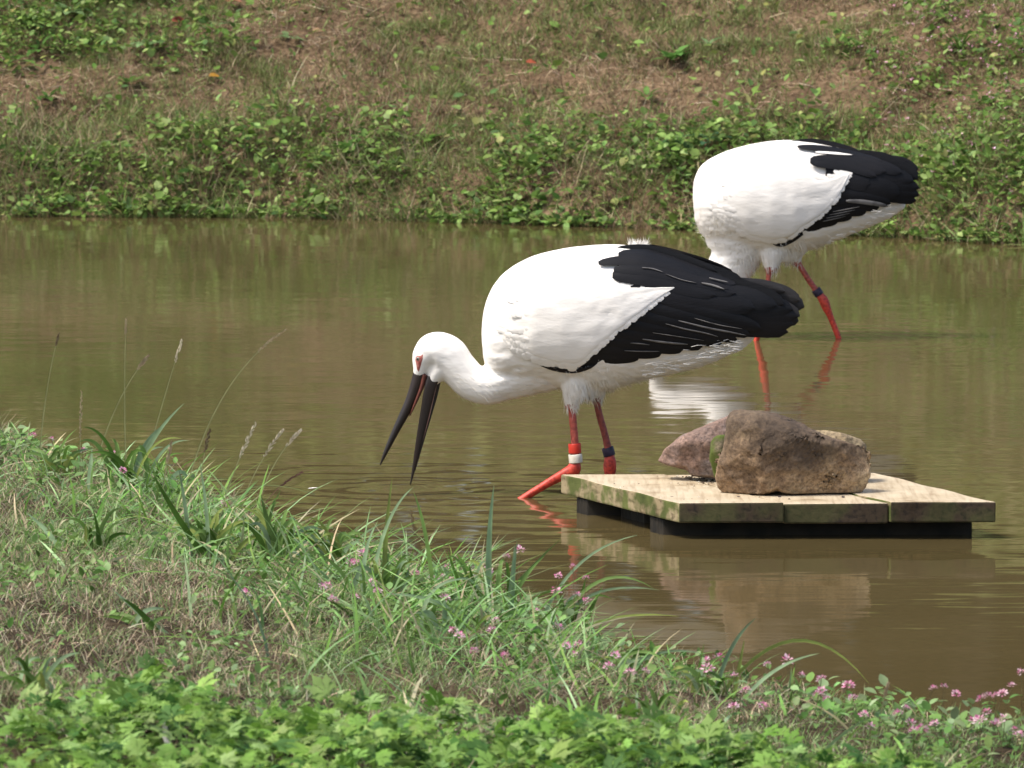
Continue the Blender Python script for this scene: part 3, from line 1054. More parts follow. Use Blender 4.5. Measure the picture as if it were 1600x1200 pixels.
class Bird:
    def __init__(self, D, side_st, label):
        self.D = D
        self.ppm = F / D
        self.st = np.array(side_st, float)      # px, top, bottom, halfwidth(m)
        self.vs, self.fs = [], []

    def W(self, px, py, dy=0.0):
        return P(px, py, self.D + dy)

    def loft(self, rings):
        n = len(rings[0])
        o = len(self.vs)
        for r in rings: self.vs += r
        for i in range(len(rings) - 1):
            for k in range(n):
                k2 = (k + 1) % n
                self.fs.append((o + i * n + k, o + i * n + k2, o + (i + 1) * n + k2, o + (i + 1) * n + k))
        self.fs.append(tuple(o + k for k in range(n))[::-1])
        self.fs.append(tuple(o + (len(rings) - 1) * n + k for k in range(n)))

    def body(self):
        rings = []
        for s in catmull(self.st, 5):
            x, t, b, w_ = s
            c, h = (t + b) / 2, max(0.5, (b - t) / 2)
            r = []
            for k in range(36):
                a = 2 * math.pi * k / 36
                ca, sa = math.cos(a), math.sin(a)
                e = 0.9
                r.append(self.W(x, c - h * math.copysign(abs(sa) ** e, sa), w_ * math.copysign(abs(ca) ** e, ca)))
            rings.append(r)
        self.loft(rings)

    def limb(self, pts, n=6, seg=16):
        """pts: px, py, dy, r_in_plane(px), r_depth(m)"""
        cc = catmull(pts, n)
        rings = []
        for i, s in enumerate(cc):
            a = cc[max(0, i - 1)][:2]
            b = cc[min(len(cc) - 1, i + 1)][:2]
            t = (b - a) / (np.linalg.norm(b - a) + 1e-9)
            nrm = np.array([-t[1], t[0]])
            r = []
            for k in range(seg):
                an = 2 * math.pi * k / seg
                q = s[:2] + nrm * s[3] * math.cos(an)
                r.append(self.W(q[0], q[1], s[2] + s[4] * math.sin(an)))
            rings.append(r)
        self.loft(rings)

    def envelope(self, px, py, lift=0.0):
        st = self.env
        t = np.interp(px, st[:, 0], st[:, 1])
        b = np.interp(px, st[:, 0], st[:, 2])
        w_ = np.interp(px, st[:, 0], st[:, 3])
        c, h = (t + b) / 2, (b - t) / 2
        q = min(1.0, abs((py - c) / h))
        return -(w_ * math.sqrt(max(0.0, 1 - q ** 2.2)) + lift)

    def feather(self, path, width, lift, sgn=1, tip=0.35, segs=14, base_w=0.35, cup=0.002, env=True, dy=0.0, pointed=0.0):
        cc = catmull([np.array(p, float) for p in path], max(2, segs // (len(path) - 1)))
        n = len(cc)
        vs, fs = [], []
        K = 5
        for i, c in enumerate(cc):
            s = i / (n - 1)
            a = cc[max(0, i - 1)]; b = cc[min(n - 1, i + 1)]
            t = (b - a) / (np.linalg.norm(b - a) + 1e-9)
            nr = np.array([-t[1], t[0]])
            if s < 0.3: wf = base_w + (1 - base_w) * math.sqrt(s / 0.3)
            elif s > 1 - tip:
                u = (s - (1 - tip)) / tip
                wf = math.sqrt(max(0, 1 - u * u)) * (1 - pointed * u)
            else: wf = 1.0
            wd = max(width * 0.5 * wf, 0.15)
            for k in range(K):
                f = (k / (K - 1)) * 2 - 1
                q = c + nr * f * wd
                base = self.envelope(q[0], q[1], 0) if env else 0.0
                d = base - lift - cup * (1 - f * f) + dy
                vs.append(self.W(q[0], q[1], d * sgn))
        for i in range(n - 1):
            for k in range(K - 1):
                o = i * K + k
                fs.append((o, o + 1, o + K + 1, o + K))
        return vs, fs


def joined(lst):
    V, Fc = [], []
    for v, f in lst:
        o = len(V)
        V += v
        Fc += [tuple(a + o for a in q) for q in f]
    return V, Fc


def remesh(vs, fs, voxel, smooth_it):
    m = bpy.data.meshes.new('tmp')
    m.from_pydata([tuple(v) for v in vs], [], fs)
    m.update()
    bm = bmesh.new(); bm.from_mesh(m); bmesh.ops.recalc_face_normals(bm, faces=bm.faces[:]); bm.to_mesh(m); bm.free()
    o = bpy.data.objects.new('tmp', m)
    COL.objects.link(o)
    md = o.modifiers.new('r', 'REMESH')
    md.mode = 'VOXEL'
    md.voxel_size = voxel
    if smooth_it:
        sm = o.modifiers.new('s', 'SMOOTH')
        sm.factor = 0.5
        sm.iterations = smooth_it
    dg = bpy.context.evaluated_depsgraph_get()
    dg.update()
    nm = bpy.data.meshes.new_from_object(o.evaluated_get(dg))
    bpy.data.objects.remove(o)
    return nm


def tube_mesh(a, b, r, th, seg=28):
    """open ring (leg band) with real thickness, from a to b"""
    ax = (b - a).normalized()
    u = ax.orthogonal().normalized()
    w_ = ax.cross(u)
    vs, fs = [], []
    prof = [(0, r), (0, r + th * .7), (0.08, r + th), (0.92, r + th), (1, r + th * .7), (1, r)]
    for (t, rr) in prof:
        for s in range(seg):
            an = 2 * math.pi * s / seg
            vs.append(a.lerp(b, t) + (u * math.cos(an) + w_ * math.sin(an)) * rr)
    n = len(prof)
    for i in range(n):
        i2 = (i + 1) % n
        for s in range(seg):
            s2 = (s + 1) % seg
            fs.append((i * seg + s, i * seg + s2, i2 * seg + s2, i2 * seg + s))
    return vs, fs


def cone_bill(B, pts, seg=14):
    """pts: px, py, dy, half height px, half width m; flat inner side"""
    rings = []
    cc = catmull(pts, 5)
    vs, fs = [], []
    for i, s in enumerate(cc):
        a = cc[max(0, i - 1)][:2]; b = cc[min(len(cc) - 1, i + 1)][:2]
        t = (b - a) / (np.linalg.norm(b - a) + 1e-9)
        nrm = np.array([-t[1], t[0]])
        for k in range(seg):
            an = 2 * math.pi * k / seg
            q = s[:2] + nrm * s[3] * math.cos(an)
            vs.append(B.W(q[0], q[1], s[2] + s[4] * math.sin(an)))
    for i in range(len(cc) - 1):
        for k in range(seg):
            k2 = (k + 1) % seg
            fs.append((i * seg + k, i * seg + k2, (i + 1) * seg + k2, (i + 1) * seg + k))
    fs.append(tuple(range(seg))[::-1])
    n = len(cc)
    fs.append(tuple((n - 1) * seg + k for k in range(seg)))
    return vs, fs


def finish_body(B, root, voxel, is_leg, leg_col):
    nm = remesh(B.vs, B.fs, voxel, 5)
    n = len(nm.vertices)
    co = np.empty(n * 3, dtype=np.float32)
    nm.vertices.foreach_get('co', co)
    co = co.reshape(-1, 3)
    # project back to photo coordinates for the colour zones
    dv = co - np.array([0, 0, H])
    fy = dv @ np.array(_cf); uy = dv @ np.array(_cu)
    px = 800 + F * dv[:, 0] / fy
    py = 600 - F * uy / fy
    lg = is_leg(px, py)
    cols = leg_col(px, py)
    nm.materials.clear()
    nm.materials.append(M['white'])
    nm.materials.append(M['leg'])
    a = nm.color_attributes.new('tint', 'FLOAT_COLOR', 'POINT')
    a.data.foreach_set('color', np.concatenate([cols, np.ones((n, 1))], 1).astype(np.float32).ravel())
    # soft ruffles of the plumage as real relief
    nn = np.empty(n * 3, dtype=np.float32)
    nm.vertices.foreach_get('normal', nn)
    nn = nn.reshape(-1, 3)
    k = B.ppm
    ruf = (fbm(px / 30, py / 12, 61, 3) - 0.5) * 0.010 + (fbm(px / 7, py / 4, 66, 2) - 0.5) * 0.0022
    ruf = np.where(lg, 0, ruf) * B.ruffle(px, py)
    co2 = co + nn * ruf[:, None].astype(np.float32)
    co2 -= np.array(wloc(root), dtype=np.float32)
    nm.vertices.foreach_set('co', co2.ravel())
    mi = []
    for p in nm.polygons:
        mi.append(1 if lg[p.vertices[0]] else 0)
    nm.polygons.foreach_set('material_index', mi)
    nm.polygons.foreach_set('use_smooth', [True] * len(nm.polygons))
    nm.update()
    nm.name = 'body'
    o = bpy.data.objects.new('body', nm)
    COL.objects.link(o)
    o.parent = root
    return o, co, nn, px, py, lg


def down(B, root, co, nn, px, py, lg, weight, n, flow, ln=(0.018, 0.04), wd=0.0011, lift=0.35):
    """loose downy barbs over the plumage"""
    wgt = weight(px, py) * (~lg)
    wgt = wgt / wgt.sum()
    idx = rng.choice(len(co), n, p=wgt)
    vs, fs = [], []
    for i in idx:
        c = Vector(co[i].tolist())
        nr = Vector(nn[i].tolist())
        f = flow(px[i], py[i])                      # direction in the picture plane (right, up)
        d = Vector((f[0], random.gauss(0, .25), f[1]))
        d = (d - nr * d.dot(nr)).normalized() + nr * random.uniform(0.02, lift)
        d.normalize()
        d = (d + Vector((random.gauss(0, .13), random.gauss(0, .13), random.gauss(0, .13)))).normalized()
        L_ = random.uniform(*ln)
        s = d.cross(nr)
        if s.length < 1e-3: continue
        s.normalize()
        ww = wd * random.uniform(.6, 1.5)
        c0 = c - nr * 0.002
        m1 = c0 + d * L_ * .5
        tp = c0 + d * L_ + Vector((0, 0, -L_ * random.uniform(0, .25)))
        o = len(vs)
        vs += [c0 - s * ww, c0 + s * ww, m1 + s * ww * .8, m1 - s * ww * .8, tp]
        fs += [(o, o + 1, o + 2, o + 3), (o + 3, o + 2, o + 4)]
    return mesh_obj('downy_barbs', vs, fs, M['cream'], root, kind='stuff')


def wing_shell(B, top, bot, lift, sgn=1, nu=40, nv=22, rim=0.75):
    """white covert area lying over the side of the body; raised, with a turned-in rim"""
    T_ = catmull(top, 8); Bo = catmull(bot, 8)

    def at(c, u):
        x = u * (len(c) - 1)
        i = min(int(x), len(c) - 2)
        return c[i] * (1 - (x - i)) + c[i + 1] * (x - i)
    vs, fs = [], []
    for i in range(nu + 1):
        u = i / nu
        a, b = at(T_, u), at(Bo, u)
        for j in range(nv + 1):
            v = j / nv
            q = a * (1 - v) + b * v
            edge_top = smooth(0, 0.35, v)
            edge_front = smooth(0, 0.25, u)
            l = lift * (0.05 + 0.95 * edge_top * edge_front) - 0.004 * (1 - edge_top * edge_front)
            if j == nv: l *= rim
            ruf = (float(fbm(q[0] / 16, q[1] / 9, 71, 3)) - 0.5) * 0.005 * edge_top
            vs.append(B.W(q[0], q[1], (B.envelope(q[0], q[1], 0) - l - ruf) * sgn))
        q = b
        vs.append(B.W(q[0] - 4, q[1] - 4, (B.envelope(q[0], q[1], 0) + 0.004) * sgn))
    K = nv + 2
    for i in range(nu):
        for j in range(K - 1):
            o = i * K + j
            fs.append((o, o + 1, o + K + 1, o + K))
    return vs, fs


def covert_rows(B, top, bot, lift, sgn, length, width, dirf, nu, nv, jitter=0.5, v0=0.3):
    nu0, len0, wid0 = nu, length, width
    T_ = catmull(top, 8); Bo = catmull(bot, 8)

    def at(c, u):
        x = u * (len(c) - 1)
        i = min(int(x), len(c) - 2)
        return c[i] * (1 - (x - i)) + c[i + 1] * (x - i)
    out = []
    for j in range(nv):
        v = v0 + (1.0 - v0) * j / (nv - 1)
        if j < nv - 3 and j % 2: continue
        last = j >= nv - 2
        nu = int(nu0 * (2.0 if last else 1))
        length = len0 * (random.uniform(.6, .8) if last else 1)
        width = wid0 * (1.15 if last else 1)
        for i in range(nu):
            u = (i + 0.5 + random.uniform(-jitter, jitter) * .6) / nu
            if u < 0.12 and v < .6: continue
            vj = min(1.0, v + random.uniform(-.03, .012)) if last else v
            q = at(T_, u) * (1 - vj) + at(Bo, u) * vj
            d = dirf(q[0], q[1])
            an = random.gauss(0, .12)
            d = (d[0] * math.cos(an) - d[1] * math.sin(an), d[0] * math.sin(an) + d[1] * math.cos(an))
            L_ = length * random.uniform(.8, 1.2)
            back = 0.70
            a = (q[0] - d[0] * L_ * back, q[1] - d[1] * L_ * back)
            b = (q[0] + d[0] * L_ * (1 - back), q[1] + d[1] * L_ * (1 - back))
            m_ = ((a[0] + b[0]) / 2, (a[1] + b[1]) / 2)
            vs, fs = B.feather([a, m_, b], width * random.uniform(.8, 1.2), (lift - 0.0012) * float(smooth(0, 0.35, v) * smooth(0, .25, u)) - (0.0022 if v < .75 else 0.0013) + 0.0004 * random.random(), sgn, segs=6, cup=0.0009, tip=.5)
            out.append((vs, fs))
    return out


# --------------------------- the near stork
def near_stork():
    D = 13.73
    B = Bird(D, [
        (752.5, 516, 524, 0.004), (755, 490, 556, 0.045), (762, 464, 580, 0.075), (775, 440, 594, 0.10), (798, 418, 600, 0.123), (835, 399, 603, 0.14),
        (880, 388, 607, 0.148), (925, 383, 610, 0.148), (965, 382, 604, 0.142), (1005, 387, 594, 0.13), (1050, 402, 584, 0.11),
        (1095, 421, 574, 0.085), (1140, 446, 556, 0.055), (1172, 470, 538, 0.02), (1180, 500, 520, 0.006)], '')
    B.env = np.array([(745, 430, 600, 0.02), (755, 445, 600, 0.06), (775, 425, 600, 0.105), (798, 410, 600, 0.125), (835, 396, 603, 0.142), (880, 385, 607, 0.150), (925, 380, 610, 0.15),
                      (965, 379, 606, 0.145), (1005, 381, 596, 0.134), (1050, 394, 586, 0.118), (1095, 410, 575, 0.098), (1140, 425, 560, 0.080), (1180, 432, 552, 0.064), (1230, 440, 548, 0.045), (1270, 445, 545, 0.03)])
    B.ruffle = lambda px, py: (smooth(480, 560, py) * 0.6 + 0.2) * (0.12 + 0.88 * smooth(735, 800, px))
    root = empty('stork', (B.W(905, 760).x, D, 0.0), 'white stork with black wings, head lowered and open bill over the water, beside the raft', 'stork', 'two wading storks')
    B.body()
    # neck and head in one run
    B.limb([(880, 545, 0, 62, 0.10), (835, 572, -0.01, 46, 0.075), (795, 590, -0.015, 35, 0.055), (764, 602, -0.02, 30.5, 0.046), (738, 597, -0.02, 29, 0.042),
            (716, 576, -0.02, 30, 0.042), (698, 556, -0.02, 33, 0.044), (678, 550, -0.02, 31, 0.044), (664, 560, -0.02, 22, 0.034), (657, 578, -0.02, 12, 0.022), (655, 590, -0.02, 7, 0.014)])
    # forehead / chin lobes
    B.limb([(692, 548, -0.02, 26, 0.040), (676, 546, -0.02, 25.5, 0.041), (664, 556, -0.02, 19.5, 0.034), (657, 572, -0.02, 11.5, 0.024), (654, 586, -0.02, 9, 0.017)])
    B.limb([(698, 565, -0.02, 30, 0.04), (687, 578, -0.02, 20, 0.032), (679, 590, -0.02, 13, 0.024), (673, 601, -0.02, 7, 0.015), (669, 608, -0.02, 2.5, 0.006)])
    # feathered thighs
    B.limb([(905, 575, -0.035, 42, 0.06), (898, 605, -0.045, 24, 0.042), (893, 626, -0.05, 13, 0.024), (892, 640, -0.05, 8, 0.013)])
    B.limb([(935, 575, 0.045, 40, 0.055), (932, 602, 0.05, 20, 0.035), (932, 620, 0.05, 11, 0.02), (933, 630, 0.05, 6, 0.012)])
    B.limb([(905, 560, 0.0, 52, 0.085), (908, 590, 0.0, 44, 0.07), (908, 606, -0.01, 30, 0.055), (904, 620, -0.02, 12, 0.03)])
    B.limb([(950, 570, 0.02, 34, 0.06), (948, 592, 0.03, 22, 0.045), (944, 606, 0.04, 9, 0.025)])
    # legs
    l1 = [(892, 628, -0.05, 6, .009), (895, 655, -0.05, 6.5, .0098), (898, 690, -0.05, 6.6, .010), (899, 718, -0.05, 7.5, .011), (898, 729, -0.05, 11, .015), (894, 736, -0.05, 11.5, .0155),
          (880, 742, -0.05, 9, .0125), (858, 754, -0.05, 7.2, .010), (838, 766, -0.05, 6.6, .0095), (822, 776, -0.05, 6.4, .0095), (806, 786, -0.05, 6.4, .009)]
    B.limb(l1, 5, 12)
    l2 = [(931, 622, 0.05, 5.5, .0085), (937, 650, 0.05, 6, .009), (945, 678, 0.05, 6, .009), (951, 705, 0.05, 6.8, .010), (953, 720, 0.05, 10, .014), (953, 734, 0.05, 10.5, .0145), (952, 748, 0.05, 7.5, .011), (951, 775, 0.05, 6.4, .0095), (950, 800, 0.05, 6.4, .009)]
    B.limb(l2, 5, 12)

    def is_leg(px, py):
        wob = (vnoise(px / 3, py / 3, 8) - 0.5) * 10
        return (px > 780) & (py > 634 + wob + np.where(px > 918, -12, 0))

    def leg_col(px, py):
        joint = smooth(690, 722, py)[:, None]
        upper = np.array([0.42, 0.08, 0.055]) * (1 - joint) + np.array([0.52, 0.045, 0.022]) * joint
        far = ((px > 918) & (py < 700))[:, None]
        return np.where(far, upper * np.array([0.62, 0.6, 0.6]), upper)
    body, co, nn, px, py, lg = finish_body(B, root, 0.0042, is_leg, leg_col)
    down(B, root, co, nn, px, py, lg, lambda a, b: smooth(552, 600, b) * smooth(840, 880, a) * (1 + 2.0 * ((a > 870) & (b > 590))) + 0.002, 4500,
         lambda a, b: (0.75, -0.55) if a > 960 else ((0.35, -0.9) if a > 870 else (0.9, 0.3)), (0.012, 0.034), 0.0007, 0.3)
    down(B, root, co, nn, px, py, lg, lambda a, b: smooth(560, 590, b) * (a > 700) * (a < 860) * 1.0 + 0.0, 1500,
         lambda a, b: (0.95, 0.05 if a > 760 else -0.3), (0.012, 0.03), 0.0009, 0.12)
    # bill
    v, f = cone_bill(B, [(658, 578, -0.02, 11.5, 0.0165), (652, 598, -0.02, 10, 0.0145), (640, 630, -0.02, 8.2, 0.0115), (618, 674, -0.02, 5.6, 0.008), (602, 708, -0.02, 3.2, 0.005), (594, 727, -0.02, 0.8, 0.0015)])
    ub = mesh_obj('upper_bill', v, f, M['bill'], root)
    v, f = cone_bill(B, [(663, 585, -0.021, 5.5, 0.0165), (658, 606, -0.021, 4, 0.0142), (646, 636, -0.021, 2.2, 0.0105), (640, 650, -0.021, 0.8, 0.005)])
    mesh_obj('gape_edge', v, f, M['billbase'], ub)
    v, f = cone_bill(B, [(677, 590, -0.034, 9.5, 0.0045), (672, 606, -0.034, 9, 0.0045), (665, 640, -0.031, 7.5, 0.004), (656, 684, -0.026, 5.5, 0.0035), (647, 730, -0.021, 2.8, 0.003), (641, 758, -0.02, 0.8, 0.0012)])
    lb = mesh_obj('lower_bill', v, f, M['bill'], root)
    v, f = cone_bill(B, [(686, 592, -0.006, 3.4, 0.0045), (680, 618, -0.007, 3.6, 0.004), (671, 650, -0.010, 3.2, 0.0035), (660, 690, -0.014, 2.4, 0.003), (648, 735, -0.019, 1.2, 0.002)])
    mesh_obj('far_bill_edge', v, f, M['bill'], lb)
    v, f = cone_bill(B, [(682, 592, -0.02, 3.0, 0.012), (677, 615, -0.02, 2.6, 0.011), (668, 655, -0.02, 2.2, 0.008), (659, 690, -0.02, 1.2, 0.004)])
    mesh_obj('bill_lining', v, f, M['billin'], lb)

    # find the side of the head towards the viewer
    bvh = BVHTree.FromPolygons([Vector(c.tolist()) for c in co], [tuple(p.vertices) for p in body.data.polygons])

    def surf(px_, py_):
        a = P(px_, py_, D - 0.5)
        h = bvh.ray_cast(a, (P(px_, py_, D) - a).normalized())
        return (h[0], h[1]) if h[0] is not None else (P(px_, py_, D - 0.05), Vector((0, -1, 0)))

    def patch(outline, lift, mat, name, parent, c=None):
        cx = sum(p[0] for p in outline) / len(outline); cy = sum(p[1] for p in outline) / len(outline)
        vs = []
        rings = 3
        for r in range(rings + 1):
            for (a, b) in outline:
                t = r / rings
                q = (cx + (a - cx) * t, cy + (b - cy) * t)
                h, nrm = surf(*q)
                vs.append(h + nrm * (lift * (1 - t ** 3) + 0.0002 - 0.0008 * (t > .9)))
        n = len(outline)
        fs = []
        for r in range(rings):
            for k in range(n):
                k2 = (k + 1) % n
                fs.append((r * n + k, r * n + k2, (r + 1) * n + k2, (r + 1) * n + k))
        return mesh_obj(name, vs, fs, mat, parent)
    sk = patch([(648.5, 557), (652, 554), (657, 555), (662, 552), (661.5, 560), (659, 567), (657, 574), (654, 584), (651.5, 579), (650, 570), (648, 562)], 0.0016, M['red_skin'], 'bare_eye_skin', root)
    ring = [(653.5 + 3.4 * math.cos(k * .6283), 560.5 + 3.9 * math.sin(k * .6283)) for k in range(10)]
    ey = patch(ring, 0.0034, M['eye'], 'eye', root)
    ring = [(653.3 + 1.7 * math.cos(k * .6283), 560.5 + 1.9 * math.sin(k * .6283)) for k in range(10)]
    patch(ring, 0.0046, M['pupil'], 'pupil', ey)

    # leg bands
    v, f = tube_mesh(B.W(897.5, 693, -0.05), B.W(898.5, 708, -0.05), 0.0135, 0.0018)
    mesh_obj('red_leg_band', v, f, M['ring_red'], root)
    v, f = tube_mesh(B.W(898.7, 709.5, -0.05), B.W(899.8, 723, -0.05), 0.0150, 0.0018)
    mesh_obj('metal_leg_band', v, f, M['ring_metal'], root)
    v, f = tube_mesh(B.W(949, 699, 0.05), B.W(952.5, 712, 0.05), 0.0125, 0.0022)
    mesh_obj('dark_leg_band', v, f, M['ring_dark'], root)

    # wings
    top = [(785, 470), (800, 440), (830, 424), (870, 412), (910, 406), (945, 402), (962, 410), (966, 432), (1000, 441), (1053, 448)]
    bot = [(796, 528), (812, 548), (835, 560), (870, 570), (902, 573), (925, 553), (958, 524), (995, 495), (1028, 468), (1054, 450)]
    for sgn, nm_ in ((1, 'wing_coverts'), (-1, 'wing_coverts')):
        dy_up = 0
        sh = wing_shell(B, top, bot, 0.013, sgn)
        rows = covert_rows(B, top, bot, 0.0135, sgn, 26, 11, lambda a, b: (0.93, 0.36) if a > 900 else (0.98, 0.15), 24, 8) if sgn == 1 else []
        v, f = joined([sh] + rows)
        mesh_obj(nm_, v, f, M['white'], root)
    # black flight feathers, near wing: underneath first
    fl = []
    # long primaries making the rounded end
    fl += [([(1000, 505), (1080, 510), (1160, 510), (1232, 519)], 32, 0.000), ([(1010, 495), (1100, 492), (1180, 496), (1240, 507)], 34, 0.002),
           ([(1020, 480), (1100, 478), (1180, 484), (1248, 495)], 32, 0.004), ([(1030, 465), (1110, 466), (1180, 472), (1240, 484)], 34, 0.006),
           ([(1020, 455), (1090, 458), (1160, 464), (1215, 478)], 34, 0.008)]
    # secondaries stepping down the lower wing edge
    S0 = [(898, 570), (915, 560), (932, 545), (950, 530), (968, 516), (986, 502), (1004, 488), (1022, 474), (1040, 462)]
    E0 = [(962, 564), (1000, 557), (1035, 551), (1068, 546), (1098, 542), (1128, 537), (1152, 531), (1172, 524), (1190, 514)]
    for k in range(len(S0)):
        a, b = S0[k], E0[k]
        m_ = (a[0] * .5 + b[0] * .5, a[1] * .5 + b[1] * .5 + 1)
        fl.append(([(a[0] - 18, a[1] + 2), m_, b], 19 if k < 2 else 22, 0.0015 + 0.0009 * k))
    # leading edge showing as a thin dark line below the white
    fl.append(([(827, 559), (850, 571), (875, 578.5), (903, 579.5), (930, 571)], 6.5, 0.0085))
    # tertials and scapulars
    fl += [([(945, 470), (1010, 470), (1090, 480), (1150, 492)], 50, 0.0065), ([(985, 452), (1050, 458), (1120, 468), (1180, 482)], 36, 0.010),
           ([(957, 430), (1005, 434), (1060, 446), (1120, 462)], 26, 0.0125), ([(959, 421), (1012, 425), (1075, 438), (1138, 452)], 20, 0.0135),
           ([(1000, 440), (1050, 436), (1100, 446), (1150, 458)], 26, 0.012)]
    fl += [([(935, 411), (975, 407), (1030, 414), (1090, 430)], 15, 0.0095), ([(966, 399), (1010, 402), (1060, 414), (1120, 434)], 25, 0.0075), ([(985, 410), (1040, 412), (1090, 424), (1150, 444)], 26, 0.0085)]
    for path, wd, lf in fl:
        v, f = B.feather(path, wd, lf, 1)
        mesh_obj('flight_feather', v, f, M['black'], root)
    # pale worn edges on the feathers
    gl = [([(1060, 501), (1100, 511), (1140, 519), (1166, 524)], 2.8, 0.0115), ([(1085, 497), (1120, 507), (1160, 514)], 1.3, 0.0125), ([(1020, 520), (1060, 526), (1100, 532)], 1.3, 0.0105), ([(975, 548), (1000, 549), (1030, 549)], 1.6, 0.008), ([(1040, 506), (1070, 514), (1100, 520), (1122, 526)], 2.2, 0.0108), ([(1004, 530), (1030, 534), (1060, 537), (1075, 538)], 3.2, 0.009),
          ([(1003, 418), (1020, 420), (1036, 425)], 2.0, 0.0165), ([(1040, 428), (1065, 437), (1088, 442)], 1.6, 0.0165), ([(985, 536), (1000, 537), (1015, 539)], 2, 0.008)]
    for path, wd, lf in gl:
        v, f = B.feather(path, wd, lf, 1, pointed=.4)
        mesh_obj('pale_feather_edge', v, f, M['greyedge'], root)
    for path, wd in [([(1096, 442), (1115, 446), (1132, 452)], 3.4), ([(1108, 434), (1124, 438), (1138, 441)], 2.6)]:
        v, f = B.feather(path, wd, 0.0175, 1, pointed=.6)
        mesh_obj('pale_feather_edge', v, f, M['greyedge'], root)
    # far wing: seen along the back and as the upper, worn lobes at the tail end
    for path, wd, lf in [([(955, 402), (1010, 404), (1080, 420), (1150, 440)], 34, 0.006), ([(960, 392), (1020, 394), (1090, 412), (1150, 432)], 24, 0.008), ([(968, 388), (1030, 392), (1100, 414), (1160, 436)], 15, 0.01)]:
        v, f = B.feather(path, wd, lf, -1)
        mesh_obj('flight_feather', v, f, M['black'], root)
    for path, wd, dy in [([(955, 399), (1005, 401), (1060, 412), (1120, 432)], 32, -0.015), ([(1000, 400), (1060, 414), (1110, 428), (1160, 442)], 30, -0.012), ([(962, 391), (1010, 392), (1060, 405), (1120, 424)], 20, -0.02),
                         ([(1040, 415), (1090, 432), (1140, 446), (1190, 460)], 34, -0.02), ([(1060, 430), (1120, 445), (1180, 460), (1225, 476)], 34, -0.025)]:
        v, f = B.feather(path, wd, 0.0, 1, env=False, dy=dy - 0.03)
        mesh_obj('flight_feather', v, f, M['black'], root)
    for path, wd, dy in [([(1120, 446), (1170, 452), (1215, 464), (1257, 480)], 32, 0.0), ([(1130, 446), (1180, 447), (1220, 456), (1250, 470)], 24, -0.008), ([(1110, 460), (1160, 465), (1210, 478), (1250, 494)], 30, -0.012),
                         ([(1110, 440), (1150, 441), (1190, 445), (1228, 456)], 16, -0.016), ([(1150, 480), (1200, 490), (1248, 502)], 26, 0.0)]:
        v, f = B.feather(path, wd, 0.0, 1, env=False, dy=dy)
        mesh_obj('flight_feather', v, f, M['brownblack'], root)
    # far side mirror of the main flight feathers
    for path, wd, lf in fl[:5] + fl[5:14:2] + fl[15:]:
        v, f = B.feather(path, wd, lf, -1)
        mesh_obj('flight_feather', v, f, M['black'], root)
    # ruffled white tuft on the back
    vs, fs = [], []
    for k in range(240):
        a = P(985 + random.uniform(-4, 26), 385 + random.uniform(-3, 4), D - random.uniform(0.0, 0.04))
        an = random.gauss(1.15, .55)
        L_ = random.uniform(0.01, 0.023)
        d = Vector((math.cos(an), random.gauss(0, .4), math.sin(an))) * L_
        o = len(vs)
        s = Vector((.0008, 0, 0))
        vs += [a - s, a + s, a + d]
        fs.append((o, o + 1, o + 2))
    mesh_obj('ruffled_back_tuft', vs, fs, M['white'], root, kind='stuff')
    # under-tail coverts: soft cream strands trailing back
    vs, fs = [], []
    for k in range(1600):
        t = random.random()
        x0 = 1000 + 150 * t
        y0 = 588 - 46 * t + random.uniform(-22, 4)
        a = P(x0, y0, D + random.gauss(0, .03) - 0.02)
        L_ = random.uniform(0.015, 0.035)
        d = Vector((0.92, random.gauss(0, .2), random.gauss(0.10, .13))) * L_
        o = len(vs)
        s = Vector((0, 0, .0007))
        vs += [a - s, a + s, a + d * .6 + s * .7, a + d * .6 - s * .7, a + d]
        fs += [(o, o + 1, o + 2, o + 3), (o + 3, o + 2, o + 4)]
    mesh_obj('under_tail_coverts', vs, fs, M['cream'], root, kind='stuff')
    return root


